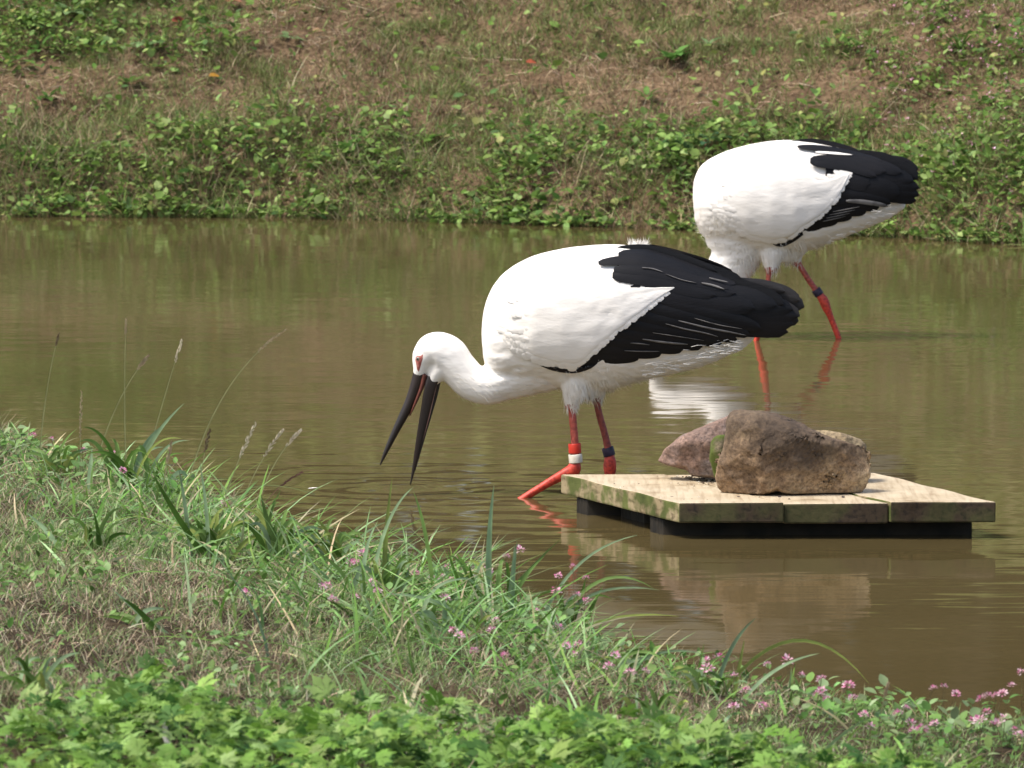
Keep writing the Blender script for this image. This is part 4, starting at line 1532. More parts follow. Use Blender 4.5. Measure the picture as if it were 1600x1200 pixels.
def far_stork():
    D = F * H / (530 + 221)
    B = Bird(D, [
        (1082.5, 300, 310, 0.004), (1085, 280, 340, 0.045), (1093, 262, 362, 0.08), (1108, 249, 376, 0.105), (1135, 236, 386, 0.128), (1170, 226, 392, 0.142),
        (1205, 220, 397, 0.15), (1240, 219, 396, 0.148), (1275, 222, 388, 0.138), (1310, 230, 374, 0.122), (1345, 242, 360, 0.10), (1380, 262, 346, 0.07), (1405, 285, 332, 0.035), (1415, 305, 322, 0.01)], '')
    B.env = np.array([(1075, 260, 380, 0.03), (1085, 255, 380, 0.06), (1095, 250, 380, 0.09), (1110, 243, 382, 0.112), (1135, 233, 387, 0.130), (1170, 224, 393, 0.144), (1205, 218, 398, 0.152), (1240, 216, 398, 0.15),
                      (1275, 219, 390, 0.14), (1310, 226, 378, 0.126), (1345, 233, 366, 0.108), (1380, 238, 354, 0.088), (1410, 242, 345, 0.065), (1445, 248, 340, 0.04)])
    B.ruffle = lambda px, py: smooth(290, 350, py) * 0.6 + 0.2
    root = empty('stork', (B.W(1230, 500).x, D, 0.0), 'farther white stork seen against the bank, its lowered head hidden behind the nearer bird', 'stork', 'two wading storks')
    B.body()
    B.limb([(1190, 310, 0, 78, 0.12), (1162, 345, 0, 72, 0.10), (1153, 378, 0, 55, 0.08), (1145, 408, 0, 37, 0.058), (1120, 436, 0, 30, 0.05), (1088, 447, 0, 26, 0.045), (1060, 443, 0, 25, 0.042), (1040, 448, 0, 24, 0.042), (1028, 462, 0, 16, 0.03), (1023, 478, 0, 8, 0.016)])
    B.limb([(1215, 370, -0.03, 42, 0.06), (1207, 395, -0.04, 22, 0.04), (1204, 415, -0.045, 12, 0.022), (1202, 426, -0.045, 6, 0.012)])
    B.limb([(1228, 370, 0.0, 48, 0.08), (1222, 392, 0.0, 32, 0.055), (1218, 408, 0.0, 13, 0.03)])
    B.limb([(1240, 370, 0.04, 40, 0.06), (1240, 392, 0.045, 20, 0.035), (1243, 406, 0.045, 10, 0.02), (1247, 414, 0.045, 5, 0.012)])
    B.limb([(1202, 420, -0.045, 5, .0095), (1199, 450, -0.045, 5, .0095), (1194, 485, -0.045, 7.5, .014), (1190, 500, -0.045, 6, .012), (1181, 535, -0.045, 4.8, .0095), (1174, 555, -0.045, 4.8, .0095)], 5, 12)
    B.limb([(1244, 406, 0.045, 4.8, .0095), (1260, 432, 0.045, 5, .0098), (1276, 455, 0.045, 5.2, .0105), (1286, 468, 0.045, 8, .0155), (1291, 480, 0.045, 7.6, .015), (1298, 496, 0.045, 5.4, .0108), (1311, 530, 0.045, 5, .010), (1318, 552, 0.045, 5, .010)], 5, 12)

    def is_leg(px, py):
        wob = (vnoise(px / 3, py / 3, 8) - 0.5) * 8
        return (px > 1185) & (py > 419 + wob + np.where(px > 1230, -9, 0)) | ((px > 1165) & (py > 440))

    def leg_col(px, py):
        joint = smooth(450, 470, py)[:, None]
        return np.array([0.42, 0.08, 0.055]) * (1 - joint) + np.array([0.52, 0.045, 0.022]) * joint
    body, co, nn, px, py, lg = finish_body(B, root, 0.0052, is_leg, leg_col)
    down(B, root, co, nn, px, py, lg, lambda a, b: smooth(350, 385, b) * (a > 1150) * (1 + 2.0 * (b > 380)) + 0.002, 2600,
         lambda a, b: (0.75, -0.55) if a > 1260 else ((0.25, -0.95)), (0.015, 0.038), 0.0009, 0.3)
    down(B, root, co, nn, px, py, lg, lambda a, b: smooth(320, 370, b) * (a < 1180) * (b < 425) + 0.0, 1600,
         lambda a, b: (0.4, 0.9), (0.015, 0.04), 0.0011, 0.25)
    v, f = cone_bill(B, [(1026, 470, 0, 8, 0.016), (1022, 492, 0, 6.5, 0.012), (1016, 515, 0, 5, 0.009), (1009, 545, 0, 2, 0.004)])
    mesh_obj('bill', v, f, M['bill'], root)
    v, f = tube_mesh(B.W(1274.5, 452, 0.045), B.W(1280.5, 461, 0.045), 0.0128, 0.0028)
    mesh_obj('dark_leg_band', v, f, M['ring_dark'], root)
    top = [(1112, 300), (1120, 270), (1150, 250), (1190, 240), (1225, 232), (1246, 234), (1262, 242), (1275, 263), (1300, 267), (1328, 266)]
    bot = [(1122, 332), (1140, 350), (1165, 366), (1190, 376), (1212, 378), (1236, 371), (1258, 354), (1284, 336), (1310, 308), (1329, 268)]
    for sgn in (1, -1):
        sh = wing_shell(B, top, bot, 0.014, sgn)
        rows = covert_rows(B, top, bot, 0.0145, sgn, 21, 9, lambda a, b: (0.9, 0.42) if a > 1200 else (0.96, 0.28), 22, 8) if sgn == 1 else []
        v, f = joined([sh] + rows)
        mesh_obj('wing_coverts', v, f, M['white'], root)
    fl = [([(1290, 292), (1340, 300), (1390, 305), (1432, 314)], 22, 0.0), ([(1290, 282), (1340, 288), (1390, 294), (1437, 305)], 24, 0.002), ([(1290, 272), (1340, 276), (1390, 283), (1437, 294)], 24, 0.004),
          ([(1290, 262), (1340, 265), (1390, 271), (1428, 284)], 24, 0.006), ([(1300, 270), (1340, 282), (1380, 294), (1405, 304)], 30, 0.008)]
    S0 = [(1232, 372), (1246, 362), (1260, 352), (1275, 342), (1290, 328), (1302, 314), (1314, 300)]
    E0 = [(1266, 358), (1288, 350), (1310, 342), (1332, 336), (1354, 330), (1374, 324), (1392, 318)]
    for k in range(len(S0)):
        a, b = S0[k], E0[k]
        fl.append(([(a[0] - 12, a[1]), ((a[0] + b[0]) / 2, (a[1] + b[1]) / 2), b], 12 if k < 2 else 18, 0.0015 + .001 * k))
    fl.append(([(1208, 381), (1222, 383), (1238, 376), (1254, 366)], 5.5, 0.009))
    fl += [([(1266, 251), (1297, 253), (1340, 258), (1385, 268)], 22, 0.0125), ([(1272, 256), (1300, 256), (1335, 262), (1370, 276)], 16, 0.0135), ([(1300, 275), (1330, 278), (1360, 288)], 34, 0.009)]
    fl += [([(1246, 229), (1285, 232), (1330, 240), (1380, 252)], 10, 0.010), ([(1290, 245), (1330, 250), (1370, 258), (1410, 270)], 20, 0.011)]
    for path, wd, lf in fl:
        v, f = B.feather(path, wd, lf, 1)
        mesh_obj('flight_feather', v, f, M['black'], root)
    for path, wd, lf in fl[:5] + fl[5:12:2]:
        v, f = B.feather(path, wd, lf, -1)
        mesh_obj('flight_feather', v, f, M['black'], root)
    for path, wd, dy in [([(1228, 226), (1270, 225), (1310, 232), (1350, 243)], 17, -0.03), ([(1240, 232), (1280, 232), (1320, 240), (1360, 250)], 16, -0.03), ([(1310, 244), (1350, 244), (1390, 252), (1436, 272)], 20, -0.02), ([(1330, 250), (1370, 254), (1410, 264), (1434, 280)], 22, -0.03),
                         ([(1320, 238), (1350, 240), (1380, 243), (1400, 252)], 10, -0.01), ([(1340, 262), (1380, 268), (1415, 280)], 26, -0.03), ([(1390, 246), (1415, 252), (1434, 266)], 10, 0.0)]:
        v, f = B.feather(path, wd, 0.0, 1, env=False, dy=dy)
        mesh_obj('flight_feather', v, f, M['black'], root)
    v, f = B.feather([(1274, 237.5), (1300, 239), (1332, 242)], 3.6, 0.0155, 1, pointed=.5)
    mesh_obj('pale_feather_edge', v, f, M['white'], root)
    v, f = B.feather([(1322, 314), (1345, 315), (1372, 319), (1386, 322)], 7, 0.013, 1)
    mesh_obj('pale_feather_edge', v, f, M['greyedge'], root)
    for k in range(4):
        v, f = B.feather([(1286 + 5 * k, 346 - 5 * k), (1300 + 6 * k, 343 - 5 * k), (1322 + 7 * k, 338 - 5 * k)], 1.8, 0.012, 1, pointed=.4)
        mesh_obj('pale_feather_edge', v, f, M['greyedge'], root)
    vs, fs = [], []
    for k in range(600):
        t = random.random()
        x0 = 1290 + 100 * t
        y0 = 378 - 46 * t + random.uniform(-16, 2)
        a = P(x0, y0, D + random.gauss(0, .03) - 0.02)
        L_ = random.uniform(0.015, 0.035)
        d = Vector((0.9, random.gauss(0, .2), random.gauss(0.12, .2))) * L_
        o = len(vs)
        s = Vector((0, 0, .0008))
        vs += [a - s, a + s, a + d * .6 + s * .7, a + d * .6 - s * .7, a + d]
        fs += [(o, o + 1, o + 2, o + 3), (o + 3, o + 2, o + 4)]
    mesh_obj('under_tail_coverts', vs, fs, M['cream'], root, kind='stuff')
    return root


near_stork()
far_stork()

# ------------------------------------------------------------------ raft
ZT = 0.085


def on_top(px, py, z=ZT):
    return P(px, py, F * (H - z) / (py + 221))


FL, FR, BR, BLc = on_top(1060, 787.5), on_top(1557, 787.5), on_top(1366, 740), on_top(877, 742)
raft = empty('wooden_raft', ((FL.x + BR.x) / 2, (FL.y + BR.y) / 2, 0), 'low weathered plank raft floating in the pond with rocks on it', 'raft')
TK = 0.046


def board(a, b, c, d, z1, z0, name, mats, bev=0.004):
    """box with parallelogram plan a(front left) b(front right) c(back right) d(back left)"""
    bm = bmesh.new()
    n = 12
    rows = []
    for i in range(n + 1):
        t = i / n
        l = a.lerp(d, t)
        r = b.lerp(c, t)
        wv_ = 0.0016 * math.sin(i * 1.9 + a.x * 20)
        rows.append([Vector((l.x + wv_, l.y, z1 + 0.0012 * math.sin(i * 1.1 + a.x * 9))), Vector((r.x + wv_ * .5, r.y, z1 + 0.0012 * math.sin(i * 1.3 + 2))), Vector((r.x + wv_ * .5, r.y, z0)), Vector((l.x + wv_, l.y, z0))])
    vv = [[bm.verts.new(p) for p in r] for r in rows]
    for i in range(n):
        for k in range(4):
            k2 = (k + 1) % 4
            f = bm.faces.new((vv[i][k], vv[i][k2], vv[i + 1][k2], vv[i + 1][k]))
            f.material_index = 0 if k == 0 else 1
    f = bm.faces.new(vv[0]); f.material_index = 2
    f = bm.faces.new(vv[n][::-1]); f.material_index = 2
    bmesh.ops.recalc_face_normals(bm, faces=bm.faces[:])
    ed = [e for e in bm.edges if len(e.link_faces) == 2 and e.calc_face_angle(0) > 0.8]
    bmesh.ops.bevel(bm, geom=ed, offset=bev, segments=2, affect='EDGES', profile=0.6)
    bm.normal_update()
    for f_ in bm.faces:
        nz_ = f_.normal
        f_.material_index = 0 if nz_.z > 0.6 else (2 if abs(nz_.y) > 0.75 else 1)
    o0 = wloc(raft)
    for v in bm.verts: v.co -= o0
    m = bpy.data.meshes.new(name)
    bm.to_mesh(m)
    bm.free()
    for k in mats: m.materials.append(k)
    o = bpy.data.objects.new(name, m)
    COL.objects.link(o)
    o.parent = raft
    return o


def lr(t, front=0.0, back=1.0):
    """point pair along the front and back edges at fraction t"""
    f_ = FL.lerp(FR, t)
    b_ = BLc.lerp(BR, t)
    return f_.lerp(b_, front), f_.lerp(b_, back)


cuts = [(0.0, 0.331, 0.0, 0.0), (0.336, 0.665, 0.012, -0.0025), (0.670, 1.0, 0.0, 0.001)]
wm = [M['wood_top'], M['wood_side'], M['wood_end']]
labs = ['plank with the mossy green edge', None, None]
for (t0, t1, setb, dz) in cuts:
    a, d_ = lr(t0, setb)
    b_, c_ = lr(t1, setb)
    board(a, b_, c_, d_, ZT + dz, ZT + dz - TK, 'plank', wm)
# joists below, and the blocks that carry them
for (fr, fr2) in ((0.16, 0.26), (0.80, 0.90)):
    a0, _ = lr(0.012, fr); b0, _ = lr(0.988, fr)
    a1, _ = lr(0.012, fr2); b1, _ = lr(0.988, fr2)
    board(a0, b0, b1, a1, ZT - TK - 0.003, -0.06, 'joist', [M['joist']] * 3, 0.003)
for fr in (0.3, 0.55):
    a0, _ = lr(0.10, fr); b0, _ = lr(0.9, fr)
    a1, _ = lr(0.10, fr + .2); b1, _ = lr(0.9, fr + .2)
    board(a0, b0, b1, a1, ZT - TK - 0.006, -0.05, 'float_block', [M['joist']] * 3, 0.003)
# nail heads
for t in (0.06, 0.27, 0.40, 0.60, 0.74, 0.94):
    for fr in (0.21, 0.85):
        p, _ = lr(t, fr)
        v, f = [], []
        for k in range(8):
            v.append(p + Vector((0.0035 * math.cos(k * .785), 0.0035 * math.sin(k * .785), 0.0028)))
        v += [q - Vector((0, 0, 0.004)) for q in v]
        f = [tuple(range(8))] + [(k, (k + 1) % 8, 8 + (k + 1) % 8, 8 + k) for k in range(8)]
        mesh_obj('nail_head', v, f, M['ring_dark'], raft, smooth_=False)


# ------------------------------------------------------------------ rocks on the raft
def rock(outline, D, depth, mat, label, seed, name='rock', rough=0.006, base_flat=True, taper=0.35, lean=0.0, cuts=16):
    """stone from its true outline, filled out in depth with rounded, faceted cross sections"""
    cx = sum(p[0] for p in outline) / len(outline)
    cy = sum(p[1] for p in outline) / len(outline)
    pts = catmull([np.array(p, float) for p in outline + [outline[0]]], 6)[:-1]
    n = len(pts)
    vs, fs = [], []
    L_ = 17
    for j in range(L_):
        t = -1 + 2 * j / (L_ - 1)
        s = (1 - abs(t) ** 4) ** 0.5 if abs(t) < 1 else 0.0
        s = s * (1 - taper * 0.15 * abs(t))
        for p in pts:
            q = np.array([cx, cy]) + (p - np.array([cx, cy])) * max(s, 0.02)
            w_ = P(q[0], q[1], D + t * depth * 0.5 + lean * (cy - q[1]) / 100)
            vs.append(w_)
    for j in range(L_ - 1):
        for k in range(n):
            k2 = (k + 1) % n
            fs.append((j * n + k, j * n + k2, (j + 1) * n + k2, (j + 1) * n + k))
    fs.append(tuple(range(n))[::-1])
    fs.append(tuple((L_ - 1) * n + k for k in range(n)))
    rs = random.Random(int(seed * 10))
    cen = P(cx, cy, D)
    hw = (max(p[0] for p in outline) - min(p[0] for p in outline)) * 0.5 * D / F
    hh = (max(p[1] for p in outline) - min(p[1] for p in outline)) * 0.5 * D / F
    nm = remesh(vs, fs, 0.0045, 1)
    bm = bmesh.new()
    bm.from_mesh(nm)
    for k in range(cuts):
        # knock flat facets off the side of the stone
        nv_ = Vector((rs.uniform(-.9, .9), rs.choice([-1, -1, -1, 1]), rs.uniform(-.6, .8))).normalized()
        lim = max((v.co - cen).dot(nv_) for v in bm.verts) * rs.uniform(0.76, 0.93)
        res = bmesh.ops.bisect_plane(bm, geom=bm.verts[:] + bm.edges[:] + bm.faces[:], plane_co=cen + nv_ * lim, plane_no=nv_, clear_outer=True)
        ed = [e for e in res['geom_cut'] if isinstance(e, bmesh.types.BMEdge)]
        bmesh.ops.holes_fill(bm, edges=ed, sides=0)
    bmesh.ops.triangulate(bm, faces=bm.faces[:])
    vv = [v.co.copy() for v in bm.verts]
    bm.verts.index_update()
    ff = [tuple(v.index for v in f.verts) for f in bm.faces]
    bm.free()
    nm = remesh(vv, ff, 0.0036, 1)
    c = Vector((P(cx, cy, D).x, D, ZT + 0.001))
    for v in nm.vertices:
        co = v.co.copy()
        q = co * 9 + Vector((seed, 0, 0))
        # chipped facets: cellular steps plus grain
        d = (noise.noise(q) * 1.0 - abs(noise.noise(co * 17 + Vector((seed, 0, 0)))) * 1.3 + noise.noise(co * 34 + Vector((0, seed, 0))) * 0.5 + noise.noise(co * 80) * 0.28 + noise.noise(co * 160) * .14) * rough
        v.co = co + v.normal * d
    zmin = min(v.co.z for v in nm.vertices)
    for v in nm.vertices:
        z = v.co.z
        if z < ZT + 0.003: z = ZT + 0.002
        v.co = Vector((v.co.x, v.co.y, z)) - c
    nm.materials.clear()
    nm.materials.append(mat)
    nm.polygons.foreach_set('use_smooth', [True] * len(nm.polygons))
    nm.name = name
    o = bpy.data.objects.new(name, nm)
    COL.objects.link(o)
    o.location = c
    tag(o, label, 'rock')
    return o


rock([(1117, 745), (1119, 722), (1128, 700), (1133, 672), (1137, 652), (1150, 641), (1172, 641), (1195, 643), (1215, 646), (1240, 655), (1262, 668), (1290, 679), (1318, 688), (1345, 696), (1358, 708),
      (1363, 725), (1362, 745), (1354, 766), (1338, 776), (1300, 778), (1250, 776), (1222, 771), (1212, 768), (1200, 773), (1175, 775), (1140, 775), (1124, 764)],
     13.02, 0.17, M['rock_big'], 'big tan brown rock with darker top at the front of the raft', 2.0, rough=0.007, cuts=16)
rock([(1026, 721), (1027, 719), (1036, 702), (1038, 700), (1064, 679), (1066, 678), (1100, 664), (1142, 648), (1145, 647), (1175, 655), (1185, 690), (1180, 745), (1150, 749), (1112, 749), (1082, 746), (1073, 736), (1070, 734), (1045, 729)],
     13.30, 0.14, M['rock_pink'], 'pinkish grey slanting rock behind and left of the big rock', 5.0, rough=0.0045, cuts=9)
rock([(1250, 680), (1280, 671), (1310, 674), (1338, 682), (1352, 692), (1354, 712), (1352, 742), (1300, 748), (1250, 746)],
     13.25, 0.11, M['rock_yellow'], 'yellowish rock peeping out behind the right end of the big rock', 9.0, rough=0.006)
rock([(1110, 690), (1118, 681), (1136, 680), (1145, 700), (1145, 745), (1120, 752), (1112, 730), (1108, 710)],
     13.17, 0.07, M['rock_moss'], 'small moss covered stone wedged between the pinkish rock and the big rock', 13.0, rough=0.004)
# crumbs on the boards by the rocks
vs, fs, cs = [], [], []
for k in range(260):
    g_ = random.random()
    px_ = random.gauss(1085, 30) if g_ < .75 else random.uniform(930, 1250)
    py_ = random.gauss(750, 4) if g_ < .75 else random.uniform(746, 782)
    p = on_top(min(max(px_, 960), 1300), min(max(py_, 745), 782))
    s = random.uniform(.001, .0032)
    o = len(vs)
    a = random.uniform(0, 6.28)
    for j in range(4):
        vs.append(p + Vector((s * math.cos(a + j * 1.57) * 1.4, s * math.sin(a + j * 1.57), 0.001)))
    vs.append(p + Vector((0, 0, 0.001 + s)))
    fs += [(o + j, o + (j + 1) % 4, o + 4) for j in range(4)]
    c = random.choice([(0.05, 0.035, 0.02), (0.12, 0.08, 0.05), (0.65, 0.6, 0.5), (0.3, 0.24, 0.16)])
    cs += [(*c, 1)] * 5
o = mesh_obj('feed_crumbs', vs, fs, M['grass'], None, False, cs)
tag(o, 'crumbs and grit scattered on the planks beside the rocks', 'crumbs', kind='stuff')

# ------------------------------------------------------------------ near bank cover
def near_pts(n, xr, depth, dmin=-0.02):
    x = rng.uniform(xr[0], xr[1], n)
    d = dmin + (depth - dmin) * rng.random(n)
    y = near_shore(x) - d
    return x, y, d


def row_of(x, y, z):
    """photo row of points (numpy) - used only to know how far up the bank a plant kind reaches"""
    return 600 - F * ((y) * math.sin(TH) + (z - H) * math.cos(TH)) / (y * math.cos(TH) - (z - H) * math.sin(TH))


# mugwort zone: world line across the bank, nearer than this the lobed leaves take over
MW = np.array([(-3, 9.1), (-0.95, 8.4), (-0.80, 8.70), (-0.5, 8.98), (-0.1, 9.05), (0.15, 9.0), (0.33, 8.80), (0.5, 8.60), (0.9, 8.45), (3, 8.3)])


def mug_line(x): return np.interp(x, MW[:, 0], MW[:, 1]) + 0.10 * (vnoise(np.asarray(x) * 6, np.asarray(x) * 0, 77) - 0.5)


# a) fine dead and living grass
parts = []
x, y, d = near_pts(385000, (-1.7, 1.5), 6.0)
ok = (y > 8.2)
x, y, d = x[ok], y[ok], d[ok]
inm = y < mug_line(x)
keep = rng.random(len(x)) < np.where(inm, 0.25, 1.0) * (0.22 + 0.78 * smooth(0.38, 0.6, fbm(x * 14, y * 7, 81)))
x, y, d = x[keep], y[keep], d[keep]
n = len(x)
pos = np.stack([x, y, np.maximum(znear(x, y), -0.02) - 0.004], -1)
ln = rng.uniform(0.025, 0.085, n) * (0.7 + 0.5 * smooth(0.6, 0.0, d)) * (1 - 0.45 * smooth(0.2, 0.5, x))
wd = rng.uniform(0.0012, 0.0030, n)
v, q, t = instances(*BLN, pos, rng.uniform(0, 6.28, n), rng.uniform(0.15, 1.35, n), rng.normal(0, .6, n), np.stack([wd, ln, ln], -1))
gr = fbm(x * 3.0 + 2, y * 1.6, 83)
pgreen = 0.36 + 0.5 * smooth(0.42, 0.6, gr)
isg = rng.random(n) < pgreen
cg = colors_for(n, 1, [(0.12, 0.20, 0.055), (0.155, 0.235, 0.08), (0.23, 0.265, 0.14), (0.09, 0.155, 0.035)])
cb = colors_for(n, 1, [(0.27, 0.215, 0.14), (0.19, 0.145, 0.09), (0.38, 0.32, 0.22), (0.07, 0.05, 0.032)])
c = np.where(isg[:, None], cg, cb)
o = big_mesh('fine_bank_grass', v, q, t, M['grass'], np.repeat(c, len(BLN[0]), 0))
tag(o, 'fine mixed dead and green grass matted over the near bank', 'grass', kind='stuff')

# b) longer green grass near the water's edge and in loose drifts
x, y, d = near_pts(40000, (-1.9, 1.6), 2.6, 0.0)
keep = rng.random(len(x)) < (smooth(1.9, 0.2, d) * 0.45 * (0.2 + 0.8 * smooth(0.42, 0.58, fbm(x * 4, y * 2, 91))) + 0.04) * (1 - 0.93 * smooth(0.12, 0.42, x))
keep &= (y > mug_line(x) - 0.3)
x, y = x[keep], y[keep]
n = len(x)
pos = np.stack([x, y, np.maximum(znear(x, y), -0.02) - 0.004], -1)
ln = rng.uniform(0.07, 0.2, n) * (1 - 0.45 * smooth(0, 0.3, x)) * (1 - .45 * smooth(-.6, -1.1, x))
v, q, t = instances(*blade_t(0.6, 5), pos, rng.uniform(0, 6.28, n), rng.uniform(0.45, 1.3, n), rng.normal(0, .6, n), np.stack([rng.uniform(0.0035, 0.0075, n), ln, ln], -1))
o = big_mesh('loose_green_grass', v, q, t, M['grass'], colors_for(n, 11, [(0.12, 0.22, 0.06), (0.16, 0.27, 0.10), (0.23, 0.33, 0.16), (0.085, 0.17, 0.03), (0.13, 0.23, 0.05), (0.3, 0.27, 0.16)]))
tag(o, 'loose longer green grass on the near bank towards the water', 'grass', kind='stuff')

# c) lobed leaves in the foreground, standing in tiers
parts = []
x = rng.uniform(-1.5, 1.5, 16000)
y = rng.uniform(7.8, 9.4, 16000)
ml = mug_line(x)
dens = smooth(0.10, -0.16, y - ml + .12 * (vnoise(x * 14, y * 14, 6) - .5)) * np.where((x > 0.3), 0.55 + 0.45 * smooth(0.45, 0.6, fbm(x * 5, y * 5, 101)), 1.0) * smooth(-.80, -.66, x + .15 * (vnoise(x * 9, y * 9, 5) - .5))
keep = rng.random(len(x)) < dens * 0.95
x, y = x[keep], y[keep]
n = len(x)
mound = 0.02 + 0.105 * smooth(.3, .75, fbm(x * 6, y * 6, 103)) * smooth(0.0, 0.35, mug_line(x) - y + 0.1)
hh = mound * (0.35 + 0.65 * rng.random(n) ** 0.6)
pos = np.stack([x, y, znear(x, y) + hh], -1)
sc = 0.012 + 0.034 * rng.random(n) ** 1.3
v, q, t = instances(*LB, pos, rng.uniform(0, 6.28, n), rng.normal(0.25, 0.35, n), rng.normal(0, .35, n), np.stack([sc * rng.uniform(.8, 1.1, n), sc, sc], -1))
c = colors_for(n, 1, [(0.115, 0.21, 0.035), (0.15, 0.255, 0.055), (0.19, 0.285, 0.09), (0.05, 0.115, 0.025), (0.19, 0.29, 0.07)], mean_w([3, 3, 2, 2, 1]), 0.12)
o = big_mesh('lobed_leaf_cover', v, q, t, M['leaf'], np.repeat(c, len(LB[0]), 0))
tag(o, 'fresh green deeply lobed leaves massed along the bottom of the picture', 'weeds', kind='stuff')

# c2) small tussocks and creeping herbs through the dead grass
x = rng.uniform(-1.6, 1.3, 30000)
y = rng.uniform(8.4, 15.0, 30000)
dd = near_shore(x) - y
keep = (dd > 0.05) & (rng.random(len(x)) < 0.75 * smooth(0.52, 0.66, fbm(x * 7, y * 3.5, 121)))
x, y = x[keep], y[keep]
n = len(x)
pos = np.stack([x, y, znear(x, y) + rng.uniform(0.005, 0.05, n)], -1)
sc = rng.uniform(0.010, 0.024, n)
v, q, t = instances(*OV, pos, rng.uniform(0, 6.28, n), rng.normal(0.35, .45, n), rng.normal(0, .4, n), np.stack([sc * .8, sc, sc], -1))
o = big_mesh('creeping_herbs', v, q, t, M['leaf'], colors_for(n, 10, [(0.10, 0.19, 0.045), (0.14, 0.23, 0.07), (0.18, 0.25, 0.11), (0.075, 0.14, 0.03)]))
tag(o, 'patches of small creeping green herbs in the dead grass of the near bank', 'weeds', kind='stuff')

# d) small heart shaped leaves mixed in by the water
x, y, d = near_pts(5200, (-2.2, 2.2), 0.75, 0.0)
keep = rng.random(len(x)) < 0.5 * smooth(0.40, 0.56, fbm(x * 4 + 5, y * 4, 111)) + np.where(x > 0.5, 0.25, 0.0)
x, y = x[keep], y[keep]
n = len(x)
pos = np.stack([x, y, np.maximum(znear(x, y), 0) + rng.uniform(0.01, 0.07, n) * (1 - .35 * smooth(.2, .5, x))], -1)
sc = rng.uniform(0.014, 0.028, n)
v, q, t = instances(*OV, pos, rng.uniform(0, 6.28, n), rng.normal(0.2, .45, n), rng.normal(0, .4, n), sc)
o = big_mesh('small_waterside_leaves', v, q, t, M['leaf'], colors_for(n, 10, [(0.11, 0.21, 0.05), (0.15, 0.26, 0.08), (0.14, 0.2, 0.09), (0.19, 0.26, 0.12)]))
tag(o, 'small leafy herbs mixed in the grass at the near water edge', 'weeds', kind='stuff')


# ------------------------------------------------------------------ sedge tufts with separate blades
def bez(p0, p1, p2, n):
    return [p0 * (1 - t) ** 2 + p1 * 2 * t * (1 - t) + p2 * t * t for t in [i / n for i in range(n + 1)]]


BLUEG, MIDG, DARKG, YELG = (0.23, 0.33, 0.18), (0.16, 0.26, 0.07), (0.08, 0.16, 0.025), (0.26, 0.32, 0.08)


def tuft(px, py, label, blades, extra=8, spread=70, height=70, D=None):
    """blades: (base px,py, ctrl px,py, tip px,py, width px, colour)"""
    Dg = D or ground_hit(px, py)
    c = P(px, py, Dg)
    root = empty('sedge_tuft', c, label, 'sedge', 'sedge tufts on the near bank')
    lst = list(blades)
    for k in range(int(extra * 1.7)):
        bx = px + random.gauss(0, 14)
        s = random.choice([-1, 1]) if random.random() < .5 else random.uniform(-1, 1)
        hx = s * spread * random.uniform(.4, 1.1)
        hh = height * random.uniform(.6, 1.2)
        dropy = random.uniform(-0.15, 0.55) * abs(s)
        lst.append((bx, py + random.uniform(-6, 6), bx + hx * .3, py - hh * 1.15, bx + hx, py - hh * (1 - dropy), random.uniform(4.5, 9), random.choice([BLUEG, MIDG, MIDG, DARKG, YELG])))
    for (a, b, c1, c2, e, f_, wd, col) in lst:
        dd = random.uniform(-.06, .06)
        p0, p1, p2 = P(a, b, Dg), P(c1, c2, Dg + dd * .5), P(e, f_, Dg + dd)
        zg = max(float(znear(p0.x, p0.y)), 0) - 0.01
        p0.z = min(p0.z, zg) if p0.z < zg + 0.05 else zg
        pts = bez(p0, p1, p2, 12)
        m_ = Dg / F
        ws = [wd * m_ * (0.75 + 0.25 * min(1, i / 4)) * (1 - (i / 12) ** 3) + 0.0004 for i in range(13)]
        nr = Vector((random.gauss(0, .35), -1, random.gauss(.2, .2)))
        v, f = ribbon(pts, ws, 0.28, nr)
        mesh_obj('blade', v, f, M['grass'], root, colors=tinted(len(v), col, .1))
    return root


tuft(765, 968, 'sedge tuft with one tall upright pale blade in the middle of the near waterline', [
    (766, 960, 758, 860, 772, 757, 10, BLUEG), (760, 965, 762, 880, 769, 790, 7, BLUEG), (770, 975, 740, 900, 712, 862, 9, DARKG), (745, 975, 720, 930, 700, 860, 10, DARKG), (790, 980, 800, 920, 804, 852, 8, BLUEG),
    (800, 985, 800, 900, 808, 845, 6, BLUEG), (755, 985, 745, 930, 732, 880, 9, DARKG), (780, 990, 810, 900, 850, 870, 7, MIDG)], 6, 60, 90)
tuft(600, 945, 'sedge tuft with a bright upright blade left of the tall pale one', [
    (600, 940, 598, 850, 613, 745, 8, YELG), (680, 930, 672, 830, 646, 768, 8, MIDG), (570, 935, 560, 880, 584, 824, 8, BLUEG), (575, 860, 595, 800, 645, 762, 6, BLUEG),
    (555, 940, 545, 880, 480, 858, 7, MIDG), (580, 960, 630, 950, 640, 880, 11, BLUEG), (540, 950, 556, 910, 568, 870, 10, BLUEG)], 9, 70, 70)
tuft(700, 1000, 'arching sedge tuft below the bright upright blade', [
    (745, 1010, 720, 925, 600, 928, 9, BLUEG), (660, 985, 650, 900, 735, 905, 7, BLUEG), (690, 1000, 640, 930, 560, 975, 6, MIDG)], 7, 80, 60)
tuft(860, 990, 'sedge tuft with long blades arching right over the water towards the raft', [
    (838, 925, 880, 860, 996, 836, 5, BLUEG), (860, 960, 930, 860, 1022, 920, 6, MIDG), (870, 985, 900, 900, 1030, 922, 5, BLUEG), (880, 1000, 950, 950, 1060, 963, 5, YELG), (880, 1010, 870, 920, 790, 1000, 7, BLUEG),
    (885, 1000, 905, 950, 918, 893, 6, DARKG), (905, 1005, 918, 960, 942, 915, 8, DARKG), (915, 1030, 925, 1000, 943, 970, 6, MIDG)], 8, 90, 60)
